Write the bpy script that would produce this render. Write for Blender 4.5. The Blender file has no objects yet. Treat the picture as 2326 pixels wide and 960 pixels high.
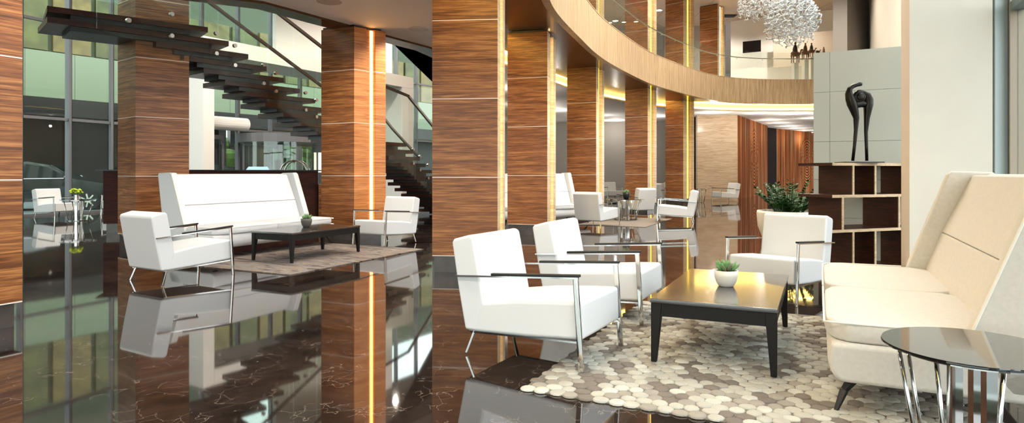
import bpy, bmesh, math, random
from mathutils import Vector, Matrix
random.seed(7)
S = bpy.context.scene
COL = S.collection
# ------------------------------------------------------------------ camera, world, exposure
F = 1450.0; EYE = 1.27
cd = bpy.data.cameras.new('camera'); cam = bpy.data.objects.new('camera', cd); COL.objects.link(cam)
cam.location = (0, 0, EYE); cam.rotation_euler = (math.pi/2, 0, 0)
cd.sensor_fit = 'HORIZONTAL'; cd.sensor_width = 36; cd.lens = F/2326*36; cd.shift_y = -88/2326
cd.clip_start = .05; cd.clip_end = 400
S.camera = cam
S.view_settings.view_transform = 'Standard'; S.view_settings.look = 'None'
S.view_settings.gamma = 1; S.view_settings.use_curve_mapping = False
S.view_settings.exposure = 0.45
WORLD = 3.4
try:
    S.cycles.use_denoising = True
    S.cycles.max_bounces = 8; S.cycles.transparent_max_bounces = 24; S.cycles.glossy_bounces = 5; S.cycles.diffuse_bounces = 4
    S.cycles.sample_clamp_indirect = 6; S.cycles.caustics_reflective = False; S.cycles.caustics_refractive = False
except Exception: pass
w = bpy.data.worlds.new('sky'); S.world = w; w.use_nodes = True
nt = w.node_tree; nt.nodes.clear()
wo = nt.nodes.new('ShaderNodeOutputWorld'); bg = nt.nodes.new('ShaderNodeBackground')
tc = nt.nodes.new('ShaderNodeTexCoord'); sp = nt.nodes.new('ShaderNodeSeparateXYZ'); cr = nt.nodes.new('ShaderNodeValToRGB')
nt.links.new(tc.outputs['Generated'], sp.inputs[0]); nt.links.new(sp.outputs[2], cr.inputs[0])
cr.color_ramp.elements[0].position = 0.0; cr.color_ramp.elements[0].color = (.97, .98, 1.0, 1)
cr.color_ramp.elements[1].position = .8; cr.color_ramp.elements[1].color = (.84, .92, 1.0, 1)
nt.links.new(cr.outputs[0], bg.inputs[0]); bg.inputs[1].default_value = WORLD
nt.links.new(bg.outputs[0], wo.inputs[0])

def lin(c):
    return tuple((x/255/12.92 if x/255 <= .04045 else ((x/255+.055)/1.055)**2.4) for x in c)+(1,)
# ------------------------------------------------------------------ materials
def new_mat(name):
    m = bpy.data.materials.new(name); m.use_nodes = True
    return m, m.node_tree, m.node_tree.nodes['Principled BSDF']
def pbr(name, rgb, rough=.5, metal=0, spec=.5, bump=0, bscale=200, var=0, coat=0, sheen=0):
    m, t, b = new_mat(name)
    b.inputs['Base Color'].default_value = lin(rgb); b.inputs['Roughness'].default_value = rough
    b.inputs['Metallic'].default_value = metal; b.inputs['Specular IOR Level'].default_value = spec
    if coat: b.inputs['Coat Weight'].default_value = coat; b.inputs['Coat Roughness'].default_value = .08
    if sheen: b.inputs['Sheen Weight'].default_value = sheen
    if bump or var:
        tcn = t.nodes.new('ShaderNodeTexCoord'); n = t.nodes.new('ShaderNodeTexNoise')
        n.inputs['Scale'].default_value = bscale; n.inputs['Detail'].default_value = 4
        t.links.new(tcn.outputs['Object'], n.inputs['Vector'])
        if bump:
            bp = t.nodes.new('ShaderNodeBump'); bp.inputs['Strength'].default_value = bump; bp.inputs['Distance'].default_value = .01
            t.links.new(n.outputs[0], bp.inputs['Height']); t.links.new(bp.outputs[0], b.inputs['Normal'])
        if var:
            r = t.nodes.new('ShaderNodeValToRGB'); c = lin(rgb)
            r.color_ramp.elements[0].color = tuple(x*(1-var) for x in c[:3])+(1,); r.color_ramp.elements[1].color = tuple(min(1, x*(1+var)) for x in c[:3])+(1,)
            r.color_ramp.elements[0].position = .3; r.color_ramp.elements[1].position = .7
            n2 = t.nodes.new('ShaderNodeTexNoise'); n2.inputs['Scale'].default_value = bscale/12
            t.links.new(tcn.outputs['Object'], n2.inputs['Vector'])
            t.links.new(n2.outputs[0], r.inputs[0]); t.links.new(r.outputs[0], b.inputs['Base Color'])
    return m
def emis(name, rgb, k):
    m, t, b = new_mat(name)
    b.inputs['Base Color'].default_value = lin(rgb); b.inputs['Emission Color'].default_value = lin(rgb); b.inputs['Emission Strength'].default_value = k
    return m
def math_n(t, op, a, b=None):
    n = t.nodes.new('ShaderNodeMath'); n.operation = op
    for i, v in enumerate((a, b)):
        if v is None: continue
        if isinstance(v, (int, float)): n.inputs[i].default_value = v
        else: t.links.new(v, n.inputs[i])
    return n.outputs[0]
def wood(name, dark, mid, light, stretch=(.75, .75, 19), rough=.34, joints=False, zoff=.207, scale=1.0, coat=.06, vseam=0):
    m, t, b = new_mat(name)
    tcn = t.nodes.new('ShaderNodeTexCoord'); sep = t.nodes.new('ShaderNodeSeparateXYZ')
    t.links.new(tcn.outputs['Object'], sep.inputs[0])
    mp = t.nodes.new('ShaderNodeMapping'); mp.inputs['Scale'].default_value = tuple(s*scale for s in stretch)
    t.links.new(tcn.outputs['Object'], mp.inputs[0])
    vec = mp.outputs[0]
    if joints:
        zz = math_n(t, 'ADD', sep.outputs[2], 1-zoff)
        cell = math_n(t, 'FLOOR', zz)
        cm = t.nodes.new('ShaderNodeCombineXYZ')
        t.links.new(math_n(t, 'MULTIPLY', cell, 7.3), cm.inputs[0]); t.links.new(math_n(t, 'MULTIPLY', cell, 3.1), cm.inputs[1])
        va = t.nodes.new('ShaderNodeVectorMath'); va.operation = 'ADD'
        t.links.new(vec, va.inputs[0]); t.links.new(cm.outputs[0], va.inputs[1]); vec = va.outputs[0]
    n = t.nodes.new('ShaderNodeTexNoise'); n.inputs['Scale'].default_value = 1.2; n.inputs['Detail'].default_value = 8
    n.inputs['Roughness'].default_value = .62; n.inputs['Distortion'].default_value = 1.3
    t.links.new(vec, n.inputs['Vector'])
    n2 = t.nodes.new('ShaderNodeTexNoise'); n2.inputs['Scale'].default_value = 5.5; n2.inputs['Detail'].default_value = 5
    t.links.new(vec, n2.inputs['Vector'])
    mx = math_n(t, 'ADD', math_n(t, 'MULTIPLY', n.outputs[0], .68), math_n(t, 'MULTIPLY', n2.outputs[0], .32))
    r = t.nodes.new('ShaderNodeValToRGB')
    e = r.color_ramp.elements; e[0].position = .36; e[0].color = lin(dark); e[1].position = .66; e[1].color = lin(light)
    x = e.new(.5); x.color = lin(mid)
    t.links.new(mx, r.inputs[0]); col = r.outputs[0]
    if joints:
        fr = math_n(t, 'FRACT', zz)
        line = math_n(t, 'LESS_THAN', math_n(t, 'ABSOLUTE', math_n(t, 'SUBTRACT', fr, .5)), 2)
        near = math_n(t, 'LESS_THAN', fr, .009)
        mix = t.nodes.new('ShaderNodeMix'); mix.data_type = 'RGBA'
        t.links.new(near, mix.inputs[0]); t.links.new(col, mix.inputs[6]); mix.inputs[7].default_value = lin((235, 225, 215))
        col = mix.outputs[2]
    t.links.new(col, b.inputs['Base Color']); b.inputs['Roughness'].default_value = rough
    b.inputs['Coat Weight'].default_value = coat; b.inputs['Coat Roughness'].default_value = .12; b.inputs['Specular IOR Level'].default_value = .3
    return m
def glass(name, tint=(.96, 1, .98), refl=1.45, extra=0.0):
    m = bpy.data.materials.new(name); m.use_nodes = True; t = m.node_tree; t.nodes.clear()
    o = t.nodes.new('ShaderNodeOutputMaterial'); mx = t.nodes.new('ShaderNodeMixShader'); tr = t.nodes.new('ShaderNodeBsdfTransparent')
    gl = t.nodes.new('ShaderNodeBsdfGlossy'); gl.inputs['Roughness'].default_value = .01; tr.inputs[0].default_value = tint+(1,)
    fr = t.nodes.new('ShaderNodeLayerWeight'); fr.inputs[0].default_value = .5
    f0 = ((refl-1)/(refl+1))**2+extra/2
    f = math_n(t, 'ADD', math_n(t, 'MULTIPLY', math_n(t, 'POWER', fr.outputs[1], 5), (1-f0)*.6), f0)
    t.links.new(f, mx.inputs[0]); t.links.new(tr.outputs[0], mx.inputs[1]); t.links.new(gl.outputs[0], mx.inputs[2]); t.links.new(mx.outputs[0], o.inputs[0])
    return m
def marble():
    m, t, b = new_mat('dark_marble')
    tcn = t.nodes.new('ShaderNodeTexCoord')
    rot = t.nodes.new('ShaderNodeMapping'); rot.inputs['Rotation'].default_value = (0, 0, -math.radians(64)); t.links.new(tcn.outputs['Object'], rot.inputs[0])
    n = t.nodes.new('ShaderNodeTexNoise'); n.inputs['Scale'].default_value = 1.6; n.inputs['Detail'].default_value = 10; n.inputs['Roughness'].default_value = .65
    t.links.new(tcn.outputs['Object'], n.inputs['Vector'])
    r = t.nodes.new('ShaderNodeValToRGB'); e = r.color_ramp.elements
    e[0].position = .35; e[0].color = lin((22, 16, 13)); e[1].position = .7; e[1].color = lin((58, 46, 40))
    t.links.new(n.outputs[0], r.inputs[0])
    # veins
    n3 = t.nodes.new('ShaderNodeTexNoise'); n3.inputs['Scale'].default_value = 2.6; n3.inputs['Detail'].default_value = 6
    t.links.new(tcn.outputs['Object'], n3.inputs['Vector'])
    va = t.nodes.new('ShaderNodeVectorMath'); va.operation = 'ADD'; sc = t.nodes.new('ShaderNodeVectorMath'); sc.operation = 'SCALE'; sc.inputs[3].default_value = .45
    t.links.new(n3.outputs[1], sc.inputs[0]); t.links.new(tcn.outputs['Object'], va.inputs[0]); t.links.new(sc.outputs[0], va.inputs[1])
    vo = t.nodes.new('ShaderNodeTexVoronoi'); vo.feature = 'DISTANCE_TO_EDGE'; vo.inputs['Scale'].default_value = 7.5
    t.links.new(va.outputs[0], vo.inputs['Vector'])
    v = math_n(t, 'LESS_THAN', vo.outputs[0], .012)
    n4 = t.nodes.new('ShaderNodeTexNoise'); n4.inputs['Scale'].default_value = 3.3; t.links.new(tcn.outputs['Object'], n4.inputs['Vector'])
    v = math_n(t, 'MULTIPLY', v, math_n(t, 'MULTIPLY', math_n(t, 'GREATER_THAN', n4.outputs[0], .52), .42))
    mx = t.nodes.new('ShaderNodeMix'); mx.data_type = 'RGBA'; t.links.new(v, mx.inputs[0]); t.links.new(r.outputs[0], mx.inputs[6]); mx.inputs[7].default_value = lin((150, 132, 118))
    sep = t.nodes.new('ShaderNodeSeparateXYZ'); t.links.new(rot.outputs[0], sep.inputs[0])
    a = math_n(t, 'LESS_THAN', math_n(t, 'FRACT', math_n(t, 'DIVIDE', sep.outputs[0], 1.2)), .004)
    c = math_n(t, 'LESS_THAN', math_n(t, 'FRACT', math_n(t, 'DIVIDE', sep.outputs[1], 1.2)), .004)
    g = math_n(t, 'MAXIMUM', a, c)
    m2 = t.nodes.new('ShaderNodeMix'); m2.data_type = 'RGBA'; t.links.new(g, m2.inputs[0]); t.links.new(mx.outputs[2], m2.inputs[6]); m2.inputs[7].default_value = lin((24, 17, 14))
    t.links.new(m2.outputs[2], b.inputs['Base Color'])
    b.inputs['Roughness'].default_value = .035; b.inputs['IOR'].default_value = 1.95; b.inputs['Specular IOR Level'].default_value = .5
    return m
def slat_mat():
    # carved timber: vertical ribs that bend round an oval; local x along the wall, z up; oval centre is the object's origin
    m, t, b = new_mat('carved_timber_ribs')
    tcn = t.nodes.new('ShaderNodeTexCoord'); sep = t.nodes.new('ShaderNodeSeparateXYZ'); t.links.new(tcn.outputs['Object'], sep.inputs[0])
    x, z = sep.outputs[0], sep.outputs[2]
    d = math_n(t, 'SQRT', math_n(t, 'ADD', math_n(t, 'POWER', math_n(t, 'ABSOLUTE', math_n(t, 'DIVIDE', x, 1.1)), 2), math_n(t, 'POWER', math_n(t, 'ABSOLUTE', math_n(t, 'DIVIDE', z, 1.6)), 2)))
    inn = t.nodes.new('ShaderNodeMapRange'); inn.inputs[1].default_value = .95; inn.inputs[2].default_value = 1.02; inn.inputs[3].default_value = 1; inn.inputs[4].default_value = 0
    t.links.new(d, inn.inputs[0])
    mixv = t.nodes.new('ShaderNodeMix'); mixv.data_type = 'FLOAT'
    t.links.new(inn.outputs[0], mixv.inputs[0]); t.links.new(x, mixv.inputs[2]); t.links.new(math_n(t, 'MULTIPLY', d, 1.3), mixv.inputs[3])
    s = math_n(t, 'SINE', math_n(t, 'MULTIPLY', mixv.outputs[0], 42))
    n = t.nodes.new('ShaderNodeTexNoise'); mp = t.nodes.new('ShaderNodeMapping'); mp.inputs['Scale'].default_value = (4, 1, .2)
    t.links.new(tcn.outputs['Object'], mp.inputs[0]); t.links.new(mp.outputs[0], n.inputs['Vector']); n.inputs['Scale'].default_value = 1
    r = t.nodes.new('ShaderNodeValToRGB'); e = r.color_ramp.elements
    e[0].position = .35; e[0].color = lin((120, 66, 30)); e[1].position = .7; e[1].color = lin((176, 160, 118)); q = e.new(.55); q.color = lin((192, 112, 58))
    t.links.new(n.outputs[0], r.inputs[0])
    mx = t.nodes.new('ShaderNodeMix'); mx.data_type = 'RGBA'
    t.links.new(math_n(t, 'GREATER_THAN', s, .35), mx.inputs[0]); t.links.new(r.outputs[0], mx.inputs[6]); mx.inputs[7].default_value = lin((74, 40, 20))
    t.links.new(mx.outputs[2], b.inputs['Base Color']); b.inputs['Roughness'].default_value = .7; b.inputs['Specular IOR Level'].default_value = .1
    bp = t.nodes.new('ShaderNodeBump'); bp.inputs['Strength'].default_value = .5; bp.inputs['Distance'].default_value = .02; bp.invert = True
    t.links.new(s, bp.inputs['Height']); t.links.new(bp.outputs[0], b.inputs['Normal'])
    return m
def rug_mat():
    m, t, b = new_mat('patterned_grey_carpet')
    tcn = t.nodes.new('ShaderNodeTexCoord'); mp = t.nodes.new('ShaderNodeMapping'); mp.inputs['Scale'].default_value = (1, 6, 1)
    t.links.new(tcn.outputs['Object'], mp.inputs[0])
    n = t.nodes.new('ShaderNodeTexNoise'); n.inputs['Scale'].default_value = 2.0; n.inputs['Detail'].default_value = 2; n.inputs['Distortion'].default_value = .8
    t.links.new(mp.outputs[0], n.inputs['Vector'])
    r = t.nodes.new('ShaderNodeValToRGB'); r.color_ramp.interpolation = 'CONSTANT'; e = r.color_ramp.elements
    e[0].position = 0; e[0].color = lin((70, 60, 56)); e[1].position = .42; e[1].color = lin((122, 112, 106))
    for p, c in ((.52, (108, 98, 92)), (.6, (150, 118, 84)), (.625, (118, 108, 102)), (.68, (150, 142, 134))):
        q = e.new(p); q.color = lin(c)
    t.links.new(n.outputs[0], r.inputs[0]); t.links.new(r.outputs[0], b.inputs['Base Color']); b.inputs['Roughness'].default_value = .95
    bp = t.nodes.new('ShaderNodeBump'); n5 = t.nodes.new('ShaderNodeTexNoise'); n5.inputs['Scale'].default_value = 300; t.links.new(tcn.outputs['Object'], n5.inputs['Vector'])
    bp.inputs['Strength'].default_value = .4; bp.inputs['Distance'].default_value = .004; t.links.new(n5.outputs[0], bp.inputs['Height']); t.links.new(bp.outputs[0], b.inputs['Normal'])
    return m
def curl_glass():
    m, t, b = new_mat('clear_curled_glass')
    b.inputs['Base Color'].default_value = (.95, .95, .93, 1); b.inputs['Roughness'].default_value = .05
    b.inputs['Transmission Weight'].default_value = .35; b.inputs['IOR'].default_value = 1.5; b.inputs['Specular IOR Level'].default_value = .8
    return m
def panel_mat(name, rgb, step, line=(70, 84, 70), w=.012, rough=.3):
    m, t, b = new_mat(name)
    tcn = t.nodes.new('ShaderNodeTexCoord'); sep = t.nodes.new('ShaderNodeSeparateXYZ'); t.links.new(tcn.outputs['Object'], sep.inputs[0])
    a = math_n(t, 'LESS_THAN', math_n(t, 'FRACT', math_n(t, 'DIVIDE', sep.outputs[0], step)), w)
    mx = t.nodes.new('ShaderNodeMix'); mx.data_type = 'RGBA'; t.links.new(a, mx.inputs[0]); mx.inputs[6].default_value = lin(rgb); mx.inputs[7].default_value = lin(line)
    t.links.new(mx.outputs[2], b.inputs['Base Color']); b.inputs['Roughness'].default_value = rough
    return m

WAL = ((80, 44, 20), (132, 80, 42), (184, 126, 74))
M = dict(
    walnut=wood('walnut_panels', *WAL, joints=True),
    walnut_light=wood('pale_walnut_lining', (178, 146, 108), (206, 178, 140), (226, 204, 170), joints=True), walnut_glow=wood('strip_lit_walnut_lining', (150, 84, 36), (188, 118, 58), (214, 150, 90), joints=True),  # amber lining has the light strip's glow put into its wood colour
    oakstrip=wood('pale_oak_boards', (150, 124, 94), (182, 156, 122), (204, 180, 148), stretch=(10, 10, .5), rough=.4, coat=.05),
    oakwall=wood('pale_walnut_wall', (190, 158, 128), (218, 192, 164), (236, 218, 194), stretch=(.7, .7, 9), rough=.3),
    soffit=pbr('bronze_soffit', (104, 70, 42), .22, .55),
    stairwood=wood('dark_stair_timber', (36, 15, 8), (58, 26, 14), (80, 40, 22), stretch=(2, 2, 10), rough=.35),
    desk=wood('dark_red_timber', (40, 14, 8), (62, 22, 12), (84, 34, 18), stretch=(1.5, 1.5, 10), rough=.6, coat=0),
    shelf=wood('dark_shelf_veneer', (30, 12, 8), (56, 25, 15), (84, 42, 26), stretch=(2.2, 2.2, 26), rough=.45, coat=.05),
    edge=wood('pale_board_edge', (176, 146, 110), (200, 172, 138), (218, 194, 162), stretch=(5, 5, 20), rough=.5, coat=0),
    black_steel=pbr('black_steel', (16, 14, 14), .35),
    marble=marble(), stone=pbr('dark_stone_plinth', (64, 54, 48), .25, var=.3, bscale=60),
    leather=pbr('white_leather', (218, 218, 218), .42, bump=.06, bscale=350),
    fabric=pbr('ivory_upholstery', (208, 201, 190), .9, bump=.25, bscale=500, var=.04, sheen=.2),
    piping=pbr('ivory_piping', (236, 230, 216), .8),
    chrome=pbr('chrome', (205, 203, 200), .07, 1), blackpad=pbr('black_arm_pad', (14, 13, 13), .4),
    espresso=pbr('espresso_lacquer', (15, 10, 8), .5, spec=.25), tabletop=pbr('espresso_table_top', (40, 30, 26), .2, spec=.9, coat=.6),
    darkglass=pbr('dark_glass_top', (18, 18, 18), .03, spec=1.0, coat=1),
    darkleg=pbr('dark_metal_leg', (30, 28, 28), .4, .5),
    white=pbr('white_plaster', (232, 228, 222), .8, bump=.03, bscale=60), ceilw=pbr('white_ceiling', (244, 240, 236), .7),
    ceilgrey=pbr('taupe_ceiling', (150, 136, 124), .6), greywall=pbr('grey_wall', (150, 144, 138), .7),
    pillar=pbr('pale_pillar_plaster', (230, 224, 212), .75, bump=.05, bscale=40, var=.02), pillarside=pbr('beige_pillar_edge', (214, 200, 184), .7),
    partition=pbr('pale_grey_green_panel', (186, 188, 178), .35), seam=pbr('panel_seam', (120, 122, 114), .6),
    bronze=pbr('dark_bronze', (40, 38, 34), .3, .85, bump=.25, bscale=25), ceramic=pbr('white_ceramic', (226, 220, 208), .55, bump=.1, bscale=60),
    greypot=pbr('grey_ceramic', (92, 86, 82), .5), soil=pbr('soil', (48, 36, 26), .95), blackpot=pbr('black_pot', (20, 20, 20), .4),
    succ=pbr('succulent_green', (108, 150, 88), .5, var=.3, bscale=40), succ2=pbr('succulent_tip', (120, 122, 96), .5),
    leaf=pbr('dark_glossy_leaf', (36, 70, 24), .35, var=.35, bscale=30), yflower=pbr('yellow_green_bloom', (178, 196, 40), .6, var=.3, bscale=200),
    alu=pbr('grey_aluminium_frame', (118, 118, 122), .4, .3), aludark=pbr('dark_gasket', (22, 24, 28), .5),
    tealreveal=pbr('pale_teal_reveal', (176, 190, 190), .5), tealframe=pbr('teal_grey_frame', (120, 138, 138), .4), champ=pbr('champagne_frame', (170, 158, 140), .4),
    glass=glass('window_glass', (.93, .985, .95), 1.36, 0), railglass=glass('balustrade_glass', (.95, .99, .97), 1.36, .005), clearglass=glass('clear_door_glass', (.9, .95, .93), 1.5, .02),
    green=panel_mat('green_facade_panels', (122, 134, 106), 2.3, (58, 70, 56)), olive=pbr('olive_window_glass', (78, 80, 34), .4, var=.5, bscale=12),
    darkstorey=pbr('dark_storey', (22, 16, 14), .35), olivewall=pbr('grey_green_render', (72, 82, 62), .7), gold=pbr('gold_blind', (112, 98, 50), .5, var=.3, bscale=20),
    asphalt=pbr('wet_asphalt', (84, 94, 92), .5), carpaint=pbr('black_car_paint', (14, 26, 28), .15, .2, coat=1), carglass=pbr('tinted_car_glass', (20, 34, 34), .05, spec=1),
    tyre=pbr('tyre_rubber', (16, 16, 16), .7), lampglass=pbr('headlamp_lens', (200, 205, 205), .1), screen=emis('blue_screen', (110, 160, 190), .7),
    led=emis('warm_led', (255, 222, 160), 12), led2=emis('yellow_led', (255, 216, 60), 5), ledo=emis('orange_led', (255, 190, 100), 7), cove=emis('cove_light', (255, 218, 110), 16), off=pbr('unlit_diffuser', (150, 110, 70), .4), spotlamp=emis('lamp_disc', (255, 240, 215), 9),
    reflpatch=emis('reflection_patch', (255, 240, 205), 1.5), orange=emis('orange_tube', (230, 110, 20), .6), redsign=emis('red_panel', (200, 60, 40), .5),
    treegreen=pbr('tree_foliage', (90, 120, 56), .9, var=.4, bscale=20), copper=pbr('patinated_brown', (110, 74, 44), .6, var=.4, bscale=30), darkblue=pbr('dark_cloth', (54, 46, 50), .7),
    black=pbr('black_panel', (6, 6, 7), .2), bolt=pbr('brushed_steel', (200, 196, 188), .25, .9), carpet=rug_mat(), brown_rail=pbr('brown_rail_timber', (70, 46, 30), .4), curl=curl_glass(), ribs=slat_mat(),
    lampring=pbr('lamp_ring', (200, 190, 182), .4), midrug=pbr('mid_grey_carpet', (128, 118, 110), .95, bump=.3, bscale=300),
)
# ------------------------------------------------------------------ helpers
def setp(o, label=None, cat=None, group=None, kind=None):
    if label: o['label'] = label
    if cat: o['category'] = cat
    if group: o['group'] = group
    if kind: o['kind'] = kind
    return o
def thing(name, label, cat, loc=(0, 0, 0), rz=0, group=None, kind=None):
    o = bpy.data.objects.new(name, None); COL.objects.link(o); o.empty_display_size = .1
    o.location = loc; o.rotation_euler = (0, 0, rz)
    return setp(o, label, cat, group, kind)
def obj(name, bm, mat, parent=None, smooth=False, bevel=0, seg=2, loc=None, rz=None, subsurf=0):
    me = bpy.data.meshes.new(name)
    bmesh.ops.recalc_face_normals(bm, faces=bm.faces[:])
    bm.to_mesh(me); bm.free()
    for x in (mat if isinstance(mat, (list, tuple)) else [mat]): me.materials.append(x)
    if smooth or bevel:
        me.polygons.foreach_set('use_smooth', [True]*len(me.polygons))
    o = bpy.data.objects.new(name, me); COL.objects.link(o)
    if parent: o.parent = parent
    if loc: o.location = loc
    if rz is not None: o.rotation_euler = (0, 0, rz)
    if bevel:
        b = o.modifiers.new('bevel', 'BEVEL'); b.width = bevel; b.segments = seg; b.limit_method = 'ANGLE'; b.angle_limit = math.radians(30)
        o.modifiers.new('wn', 'WEIGHTED_NORMAL')
    if subsurf:
        s = o.modifiers.new('sub', 'SUBSURF'); s.levels = subsurf; s.render_levels = subsurf
    return o
def B(): return bmesh.new()
def box(bm, x0, x1, y0, y1, z0, z1, mi=0):
    vs = [bm.verts.new((x, y, z)) for z in (z0, z1) for x, y in ((x0, y0), (x1, y0), (x1, y1), (x0, y1))]
    for f in ((0, 3, 2, 1), (4, 5, 6, 7), (0, 1, 5, 4), (1, 2, 6, 5), (2, 3, 7, 6), (3, 0, 4, 7)):
        bm.faces.new([vs[i] for i in f]).material_index = mi
    return bm
def prism(bm, pts, z0, z1, mi=0):
    a = [bm.verts.new((p[0], p[1], z0)) for p in pts]; b = [bm.verts.new((p[0], p[1], z1)) for p in pts]
    n = len(pts)
    bm.faces.new(a[::-1]).material_index = mi; bm.faces.new(b).material_index = mi
    for i in range(n): bm.faces.new((a[i], a[(i+1) % n], b[(i+1) % n], b[i])).material_index = mi
    return bm
def xprism(bm, prof, y0, y1):
    """profile in x,z extruded along y"""
    a = [bm.verts.new((p[0], y0, p[1])) for p in prof]; b = [bm.verts.new((p[0], y1, p[1])) for p in prof]
    n = len(prof); bm.faces.new(a); bm.faces.new(b[::-1])
    for i in range(n): bm.faces.new((a[i], b[i], b[(i+1) % n], a[(i+1) % n]))
    return bm
def hexa(bm, bot, top):
    a = [bm.verts.new(p) for p in bot]; b = [bm.verts.new(p) for p in top]; n = len(a)
    bm.faces.new(a[::-1]); bm.faces.new(b)
    for i in range(n): bm.faces.new((a[i], a[(i+1) % n], b[(i+1) % n], b[i]))
    return bm
def bar(bm, p, q, wd, ht=None, up=Vector((0, 0, 1)), w2=None, h2=None):
    p, q = Vector(p), Vector(q); d = (q-p).normalized(); ht = ht or wd
    s = d.cross(up)
    if s.length < 1e-4: s = d.cross(Vector((0, 1, 0)))
    s.normalize(); u = s.cross(d).normalized(); w2 = w2 or wd; h2 = h2 or ht
    a = [bm.verts.new(p+s*i*wd/2+u*j*ht/2) for i, j in ((-1, -1), (1, -1), (1, 1), (-1, 1))]
    b = [bm.verts.new(q+s*i*w2/2+u*j*h2/2) for i, j in ((-1, -1), (1, -1), (1, 1), (-1, 1))]
    bm.faces.new(a[::-1]); bm.faces.new(b)
    for i in range(4): bm.faces.new((a[i], a[(i+1) % 4], b[(i+1) % 4], b[i]))
    return bm
def tube(bm, pts, rad, n=8, cap=True):
    pts = [Vector(p) for p in pts]; rads = rad if isinstance(rad, (list, tuple)) else [rad]*len(pts)
    rings = []; prev = None
    for i, p in enumerate(pts):
        d = (pts[min(i+1, len(pts)-1)]-pts[max(i-1, 0)]).normalized()
        if prev is None:
            s = d.cross(Vector((0, 0, 1)));
            if s.length < .05: s = d.cross(Vector((1, 0, 0)))
        else: s = prev-d*prev.dot(d)
        s.normalize(); prev = s; u = d.cross(s)
        rings.append([bm.verts.new(p+(s*math.cos(2*math.pi*k/n)+u*math.sin(2*math.pi*k/n))*rads[i]) for k in range(n)])
    for a, b in zip(rings, rings[1:]):
        for k in range(n): bm.faces.new((a[k], a[(k+1) % n], b[(k+1) % n], b[k]))
    if cap: bm.faces.new(rings[0][::-1]); bm.faces.new(rings[-1])
    return bm
def lathe(bm, prof, n=24, c=(0, 0)):
    rings = [[bm.verts.new((c[0]+r*math.cos(2*math.pi*k/n), c[1]+r*math.sin(2*math.pi*k/n), z)) for k in range(n)] for r, z in prof]
    for a, b in zip(rings, rings[1:]):
        for k in range(n): bm.faces.new((a[k], a[(k+1) % n], b[(k+1) % n], b[k]))
    bm.faces.new(rings[0][::-1]); bm.faces.new(rings[-1])
    return bm
def ell(bm, c, r, n=12, m=8, rot=None):
    mt = Matrix.Translation(c) @ (rot or Matrix.Identity(4)) @ Matrix.Diagonal((r[0], r[1], r[2], 1))
    bmesh.ops.create_uvsphere(bm, u_segments=n, v_segments=m, radius=1, matrix=mt); return bm
def copy_tree(o, parent=None):
    c = o.copy(); COL.objects.link(c)
    if parent: c.parent = parent
    for ch in list(o.children): copy_tree(ch, c)
    return c
def copies(root, loc, rz, label):
    c = copy_tree(root); c.location = loc; c.rotation_euler = (0, 0, rz); c['label'] = label; return c
def strip(bm, A, Bp, z0, z1=None, mi=0):
    """ribbon between two polylines: horizontal slab if thick"""
    n = len(A)
    z1 = z0 if z1 is None else z1
    lo = [(bm.verts.new((a[0], a[1], z0)), bm.verts.new((b[0], b[1], z0))) for a, b in zip(A, Bp)]
    hi = [(bm.verts.new((a[0], a[1], z1)), bm.verts.new((b[0], b[1], z1))) for a, b in zip(A, Bp)]
    for i in range(n-1):
        bm.faces.new((lo[i][0], lo[i+1][0], lo[i+1][1], lo[i][1])); bm.faces.new((hi[i][0], hi[i][1], hi[i+1][1], hi[i+1][0]))
        bm.faces.new((lo[i][0], hi[i][0], hi[i+1][0], lo[i+1][0])); bm.faces.new((lo[i][1], lo[i+1][1], hi[i+1][1], hi[i][1]))
    bm.faces.new((lo[0][0], lo[0][1], hi[0][1], hi[0][0])); bm.faces.new((lo[-1][0], hi[-1][0], hi[-1][1], lo[-1][1]))
    return bm
def spline(P, per=6):
    out = []; P = [Vector((p[0], p[1])) for p in P]; P = [2*P[0]-P[1]]+P+[2*P[-1]-P[-2]]
    for i in range(1, len(P)-2):
        for k in range(per):
            t = k/per; a, b, c, d = P[i-1], P[i], P[i+1], P[i+2]
            out.append(.5*((2*b)+(c-a)*t+(2*a-5*b+4*c-d)*t*t+(3*b-a-3*c+d)*t**3))
    out.append(P[-2]); return out
def offset(P, d):
    """offset to the left of travel; d number or function of fraction"""
    out = []; n = len(P)
    for i, p in enumerate(P):
        t = (P[min(i+1, n-1)]-P[max(i-1, 0)]).normalized(); nn = Vector((-t.y, t.x))
        out.append(p+nn*(d(i/(n-1), p) if callable(d) else d))
    return out
def light(kind, name, loc, energy, color=(1, .93, .82), **kw):
    l = bpy.data.lights.new(name, kind); l.energy = energy; l.color = color
    for k, v in kw.items(): setattr(l, k, v)
    o = bpy.data.objects.new(name, l); COL.objects.link(o); o.location = loc; return o
def struct(name, bm, mat, parent=None, **k):
    o = obj(name, bm, mat, parent, **k)
    if not parent: o['kind'] = 'structure'
    return o
AX = Vector((.434, .901)); CX = Vector((.901, -.434))
# ------------------------------------------------------------------ ground and floor
FAC = [(-19.0, 4.0), (-17.6, 8.5), (-16.2, 13.0), (-14.85, 17.15), (-14.2, 18.4), (-13.66, 19.65), (-13.16, 20.95), (-12.2, 22.1), (-11.3, 23.2), (-10.5, 24.4), (-9.7, 25.6), (-8.9, 26.75), (-8.1, 27.9), (-7.3, 29.05), (-6.5, 30.2), (-5.7, 31.3), (-4.9, 32.5), (-4.1, 33.6), (-3.3, 34.8), (-2.5, 36.0)]
bm = B(); prism(bm, [(3.36+.482*-11-.02, -8), (3.36+.482*43, 46), (26, 50), (-2.5, 50)]+[(x, y) for x, y in FAC[::-1]]+[(-22, -8)], -.08, 0)
struct('floor', bm, M['marble'])
bm = B(); box(bm, -90, 60, -60, 120, -.3, -.1)
setp(struct('ground', bm, M['asphalt']), kind='structure')
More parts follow.
